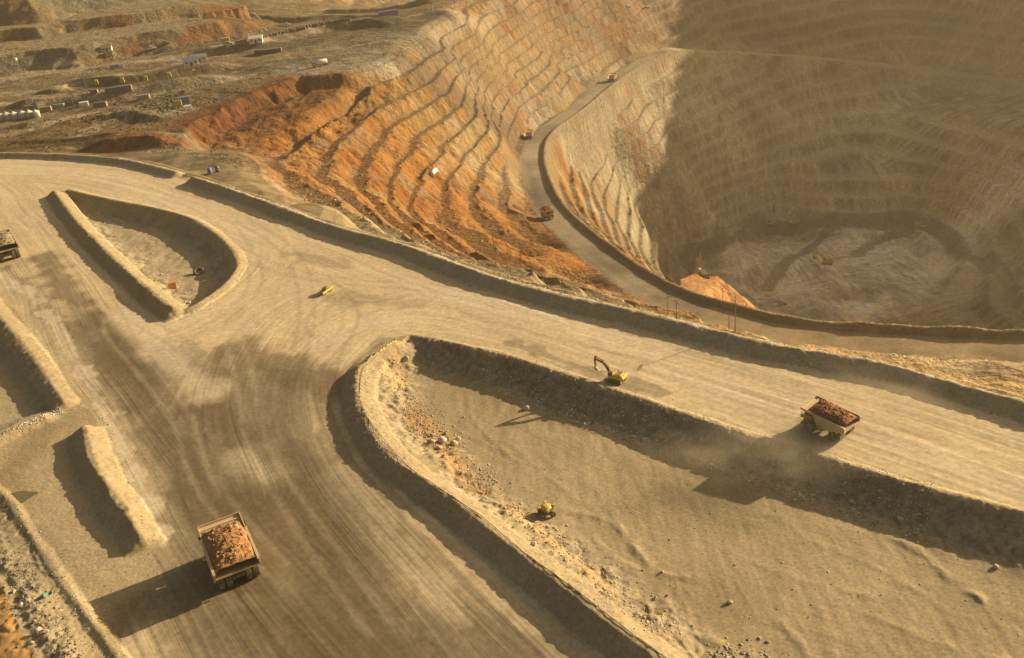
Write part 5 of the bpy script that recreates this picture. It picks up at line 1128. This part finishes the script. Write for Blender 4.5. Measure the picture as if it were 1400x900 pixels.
def rubble(name, label, pts, sizes, mat, seed):
    """loose stones too small to count, one mesh"""
    rg = np.random.default_rng(seed); V = []; F = []; k_ = 0
    for i, ((x, y), s_) in enumerate(zip(pts, sizes)):
        v, f_ = ROCKS[i % 8]; a = rg.uniform(0, 6.28); ca_, sa_ = math.cos(a) * s_, math.sin(a) * s_
        z = zat(x, y); V.append(np.stack([v[:, 0] * ca_ - v[:, 1] * sa_ + x, v[:, 0] * sa_ + v[:, 1] * ca_ + y, v[:, 2] * s_ + z - .05 * s_], 1)); F.append(f_ + k_); k_ += len(v)
    V = np.concatenate(V).astype(np.float32); F = np.concatenate(F).astype(np.int32)
    me = bpy.data.meshes.new(name); me.vertices.add(len(V)); me.vertices.foreach_set('co', V.ravel()); me.loops.add(F.size); me.loops.foreach_set('vertex_index', F.ravel())
    me.polygons.add(len(F)); me.polygons.foreach_set('loop_start', np.arange(0, F.size, 3, dtype=np.int32)); me.update(calc_edges=True); me.materials.append(mat)
    o = bpy.data.objects.new(name, me); col.objects.link(o); o['kind'] = 'stuff'; o['label'] = label; o['category'] = 'rubble'
def along(L, n, spread, off=0.0, seed=0, clump=0.0):
    rg = np.random.default_rng(seed); out = []
    while len(out) < n:
        i = rg.integers(0, len(L) - 1); t_ = rg.uniform(); p = L[i] * (1 - t_) + L[i + 1] * t_; d = (L[i + 1] - L[i])[:2]; d /= np.linalg.norm(d) + 1e-9
        if clump and noise(np.array([p[0] / 6]), np.array([p[1] / 6]), 700 + seed)[0] < clump - .5 * rg.uniform(): continue
        w_ = rg.normal() * spread + off; out.append((p[0] - d[1] * w_, p[1] + d[0] * w_))
    return out
def sizes(n, lo, hi, seed): rg = np.random.default_rng(seed); return lo * (hi / lo) ** (rg.uniform(0, 1, n) ** 2.2)
HN = line([(545, 500), (560, 545), (590, 585), (625, 625), (665, 660), (700, 690), (750, 735), (800, 785), (860, 830), (930, 880), (1010, 935)], -2.5)
rubble('rubble', 'tan rubble strewn along the near side of the big hollow', along(HN, 3200, 2.6, 0, 1, -.1), sizes(3200, .05, .32, 1), M_ST[0], 1)
rubble('rubble', 'orange rubble heaped along the near side of the big hollow', along(HN[:int(len(HN) * .55)], 1500, 1.7, -1, 2, 0), sizes(1500, .05, .30, 2), M_ST[2], 2)
rubble('rubble', 'stones scattered over the shaded wall of the big hollow', along(bfar[6:-20], 3000, 2.2, -4.0, 3), sizes(3000, .05, .26, 3), M_ST[1], 3)
rubble('rubble', 'grey gravel covering the shaded wall of the big hollow', along(bfar[6:-20], 5000, 2.4, -4.0, 33), sizes(5000, .05, .24, 33), M_ST[3], 33)
rubble('rubble', 'pale stones along the foot of the shaded wall', along(bfar[10:-20], 1500, .8, -7.8, 4, -.1), sizes(1500, .05, .34, 4), M_ST[1], 4)
LR = line([(980, 890), (1010, 910), (1060, 940)], -2.8)
rubble('rubble', 'dark stones in the lower right part of the hollow', along(LR, 300, 3, 0, 5), sizes(300, .1, .45, 5), M_ST[3], 5)
rubble('rubble', 'loose stones behind the crest of the long rim berm', along(rimc[3:-20], 1500, 1.5, 4.5, 6), sizes(1500, .08, .35, 6), M_ST[1], 6)
TI = line([(120, 290), (160, 322), (195, 355), (230, 388), (262, 400), (295, 375), (300, 350)], -2.5)
rubble('rubble', 'stones on the floor of the teardrop hollow', along(TI, 650, 2.4, 0, 7), sizes(650, .06, .4, 7), M_ST[1], 7)
LL = line([(-30, 700), (20, 750), (60, 800), (95, 850), (120, 900)], 0)
rubble('rubble', 'grey gravel beside the windrow in the lower left corner', along(LL, 1600, 3.0, -1, 8, -.1), sizes(1600, .04, .2, 8), M_ST[4], 8)
rubble('rubble', 'coarse pale stones edging the orange corner', along(RUBB, 1100, 1.4, 2.0, 9), sizes(1100, .06, .36, 9), M_ST[4], 9)
rubble('rubble', 'pale stones on the bank of the left hollow', along(line([(85, 560), (45, 577), (0, 597), (-40, 620)], .5), 700, .9, 0, 10), sizes(700, .08, .3, 10), M_ST[1], 10)
rubble('rubble', 'stones along both sides of the left berms', along(WIND, 500, .9, 0, 11) + along(line([(140, 570), (165, 630), (195, 700), (210, 745)], 0), 350, .6, 0, 12), sizes(850, .05, .25, 11), M_ST[0], 11)
rg_ = np.random.default_rng(77); FLP = []
for _i in range(700):
    p = at(rg_.uniform(640, 1400), rg_.uniform(600, 900), -3.4)
    FLP.append((p[0], p[1]))
FLP = [p for p in FLP if inside(poly, np.array([p[0]]), np.array([p[1]]))[0]]
rubble('rubble', 'small stones scattered over the floor of the big hollow', FLP, sizes(len(FLP), .05, .22, 13), M_ST[0], 13)
# rock fall on the orange benches
BP = []
for (x0, y0, x1, y1, n_) in [(380, 130, 560, 300, 420), (540, 180, 700, 350, 420), (270, 130, 400, 200, 160)]:
    c_ = np.where((PXX > x0) & (PXX < x1) & (PYY > y0) & (PYY < y1) & (pitw > .4) & (onface < .6))[0]
    if c_.size: BP += [(float(X[j]), float(Y[j])) for j in rg_.choice(c_, n_)]
rubble('rubble', 'orange blocks fallen onto the benches of the west wall', BP, sizes(len(BP), .2, .9, 14), M_ST[2], 14)
# boulders that can be picked out
BM = [make_rock(950 + i, 2) for i in range(6)]
def boulder(px, py, z, r, mat, label, group, i):
    q = at(px, py, z) if z is not None else ground(px, py); me = BM[i % 6]
    o = bpy.data.objects.new('boulder', me); col.objects.link(o)
    if not me.materials: me.materials.append(mat)
    o.material_slots[0].link = 'OBJECT'; o.material_slots[0].material = mat
    o.location = (q[0], q[1], zat(q[0], q[1]) + r * .2); r *= .75; o.scale = (r, r * random.uniform(.8, 1.2), r * random.uniform(.75, 1.05)); o.rotation_euler = (random.uniform(-.3, .3), random.uniform(-.3, .3), random.uniform(0, 6.28))
    tag(o, label, 'boulder', group)
for i, (px, py, r) in enumerate([(592, 592, .9), (604, 600, 1.3), (612, 596, 1.0), (620, 602, 1.2), (600, 610, .8), (590, 603, 1.0), (617, 610, .7), (626, 596, .9), (608, 588, .7)]):
    boulder(px, py, -2.2, r, M_ST[1 if i % 2 else 0], 'pale boulder in the tumbled cluster on the near side of the big hollow', 'boulders in the tumbled cluster of the hollow', i)
for i, (px, py, r) in enumerate([(256, 346, .9), (264, 342, .7), (275, 349, .6), (297, 352, .8), (304, 358, .9), (303, 350, .7), (290, 358, .6), (279, 384, .9), (282, 391, .7), (220, 373, .6), (258, 412, .7)]):
    boulder(px, py, -2.4, r, M_ST[1], 'boulder lying on the floor of the teardrop hollow', 'boulders in the teardrop hollow', i)
for px, py, r, lab in [(997, 824, .7, 'single boulder with a long shadow on the open floor of the hollow'), (905, 783, .5, 'small boulder at the end of the tyre rut in the hollow'), (896, 818, .6, 'boulder beside the stony spill at the lower middle of the hollow'), (912, 815, .45, 'smaller boulder right of the one by the stony spill'),
                       (729, 745, .9, 'pale boulder on the crest slope below the yellow machine'), (721, 559, .9, 'pale boulder at the foot of the shaded wall, far left part'), (1164, 687, .9, 'grey boulder on the shaded wall right of the middle'), (1230, 712, .8, 'grey boulder low on the shaded wall near the pale stones'), (1362, 776, .8, 'pale boulder at the right end of the shaded wall foot'),
                       (556, 492, 1.0, 'orange boulder on the nose of the curved berm'), (660, 506, .7, 'pale boulder high on the shaded wall'), (852, 568, .5, 'small pale boulder in the middle of the shaded wall')]:
    boulder(px, py, None, r, M_ST[0] if 'pale' not in lab else M_ST[1], lab, None, int(px))
for i, (px, py, r) in enumerate([(48, 855, .8), (55, 868, .9), (66, 872, .7), (60, 860, .5), (30, 832, .7), (46, 884, .6), (70, 880, .5), (20, 812, .6)]):
    boulder(px, py, 0, r, M_ST[1 if i % 3 else 2], 'boulder in the stony band edging the orange corner', 'boulders edging the orange corner', i)

rubble('rubble', 'stones on the crest and sides of the long rim berm', along(rimc[2:-24], 2200, 1.6, 0, 21), sizes(2200, .04, .2, 21), M_ST[3], 21)
rubble('rubble', 'stones on the curved berm round the big hollow', along(bnear[4:-30], 2600, 1.8, 0, 22), sizes(2600, .04, .22, 22), M_ST[0], 22)
rubble('rubble', 'stones on the berms round the teardrop hollow', along(tl, 1200, 1.2, 0, 23), sizes(1200, .05, .24, 23), M_ST[0], 23)
rubble('rubble', 'stones along the foot of the thin windrow', along(bfar[8:-20], 1400, .7, 1.2, 24), sizes(1400, .04, .16, 24), M_ST[0], 24)

M_SCRUB = stone_mat('scrub_leaves', (.05, .055, .02)); SP = []
while len(SP) < 520:
    p = SCR[rg_.integers(0, len(SCR))]; x_, y_ = p[0] + rg_.normal() * 16, p[1] + rg_.normal() * 20
    if noise(np.array([x_ / 18]), np.array([y_ / 18]), 801)[0] > -.1: SP.append((x_, y_))
rubble('scrub', 'dark low scrub growing across the left plateau', SP, sizes(len(SP), .4, 1.5, 31), M_SCRUB, 31)
bpy.data.objects['scrub']['category'] = 'scrub'

# ------------------------------------------------------------------ dusty air
def haze_box():
    bm = bmesh.new(); bmesh.ops.create_cube(bm, size=1.0)
    zlo, zhi = float(P3[:, 2].min()) - 1.0, float(P3[:, 2].max()) + 6.0
    bmesh.ops.scale(bm, vec=(7200, 7200, zhi - zlo), verts=bm.verts); bmesh.ops.translate(bm, vec=(0, 0, (zlo + zhi) / 2), verts=bm.verts)
    print('haze from', zlo, 'to', zhi)
    me = bpy.data.meshes.new('haze'); bm.to_mesh(me); bm.free()
    o = bpy.data.objects.new('haze', me); col.objects.link(o); o['kind'] = 'stuff'; o['label'] = 'thin warm dust haze filling the air over the mine'; o['category'] = 'haze'
    m = bpy.data.materials.new('dust_haze'); m.use_nodes = True; n = m.node_tree.nodes; n.remove(n['Principled BSDF'])
    v = n.new('ShaderNodeVolumePrincipled'); v.inputs['Color'].default_value = (.86, .70, .50, 1); v.inputs['Density'].default_value = 0.00014; v.inputs['Anisotropy'].default_value = 0.3
    m.node_tree.links.new(v.outputs[0], n['Material Output'].inputs['Volume']); me.materials.append(m)
haze_box()
# dust hanging over the road behind the wheels
def dust(label, loc, size, dens, rz, seed):
    bm = bmesh.new(); bmesh.ops.create_icosphere(bm, subdivisions=3, radius=1.0); me = bpy.data.meshes.new('dust_cloud'); bm.to_mesh(me); bm.free()
    o = bpy.data.objects.new('dust_cloud', me); col.objects.link(o); o.location = loc; o.scale = size; o.rotation_euler = (0, 0, rz); o['kind'] = 'stuff'; o['label'] = label; o['category'] = 'dust'
    m = bpy.data.materials.new('road_dust'); m.use_nodes = True; nt = m.node_tree; n = nt.nodes; l = nt.links; n.remove(n['Principled BSDF'])
    tc = n.new('ShaderNodeTexCoord'); ln = n.new('ShaderNodeVectorMath'); ln.operation = 'LENGTH'; l.new(tc.outputs['Object'], ln.inputs[0])
    fr = n.new('ShaderNodeMapRange'); fr.interpolation_type = 'SMOOTHSTEP'; fr.inputs[1].default_value = 0.1; fr.inputs[2].default_value = 1.0; fr.inputs[3].default_value = 1.0; fr.inputs[4].default_value = 0.0; l.new(ln.outputs['Value'], fr.inputs[0])
    nz = n.new('ShaderNodeTexNoise'); nz.noise_dimensions = '4D'; nz.inputs['W'].default_value = seed; nz.inputs['Scale'].default_value = 2.2; nz.inputs['Detail'].default_value = 4; l.new(tc.outputs['Object'], nz.inputs['Vector'])
    nr = n.new('ShaderNodeMapRange'); nr.inputs[1].default_value = .4; nr.inputs[2].default_value = .75; nr.inputs[3].default_value = 0.0; nr.inputs[4].default_value = 1.0; l.new(nz.outputs[0], nr.inputs[0])
    mm = n.new('ShaderNodeMath'); mm.operation = 'MULTIPLY'; l.new(fr.outputs[0], mm.inputs[0]); l.new(nr.outputs[0], mm.inputs[1])
    m3 = n.new('ShaderNodeMath'); m3.operation = 'MULTIPLY'; m3.inputs[1].default_value = dens; l.new(mm.outputs[0], m3.inputs[0])
    v = n.new('ShaderNodeVolumePrincipled'); v.inputs['Color'].default_value = (.86, .72, .52, 1); v.inputs['Anisotropy'].default_value = 0.2; l.new(m3.outputs[0], v.inputs['Density'])
    l.new(v.outputs[0], n['Material Output'].inputs['Volume']); me.materials.append(m)
q = at(1115, 600, 0); dust('dust kicked up beside the front wheels of the right haul truck', (q[0], q[1], 1.5), (7, 5, 3.5), .5, rad(130), 1.0)
q = at(1060, 640, -2); dust('dust drifting over the shaded wall of the hollow below the right truck', (q[0], q[1], 1.0), (17, 9, 5), .15, rad(135), 2.0)
q = at(1210, 545, 0); dust('thin dust along the far side of the main road behind the truck', (q[0], q[1], 2.0), (20, 9, 5), .09, rad(130), 3.0)
q = at(960, 640, -2); dust('faint dust over the floor of the hollow', (q[0], q[1], 0.5), (14, 8, 4), .10, rad(140), 4.0)
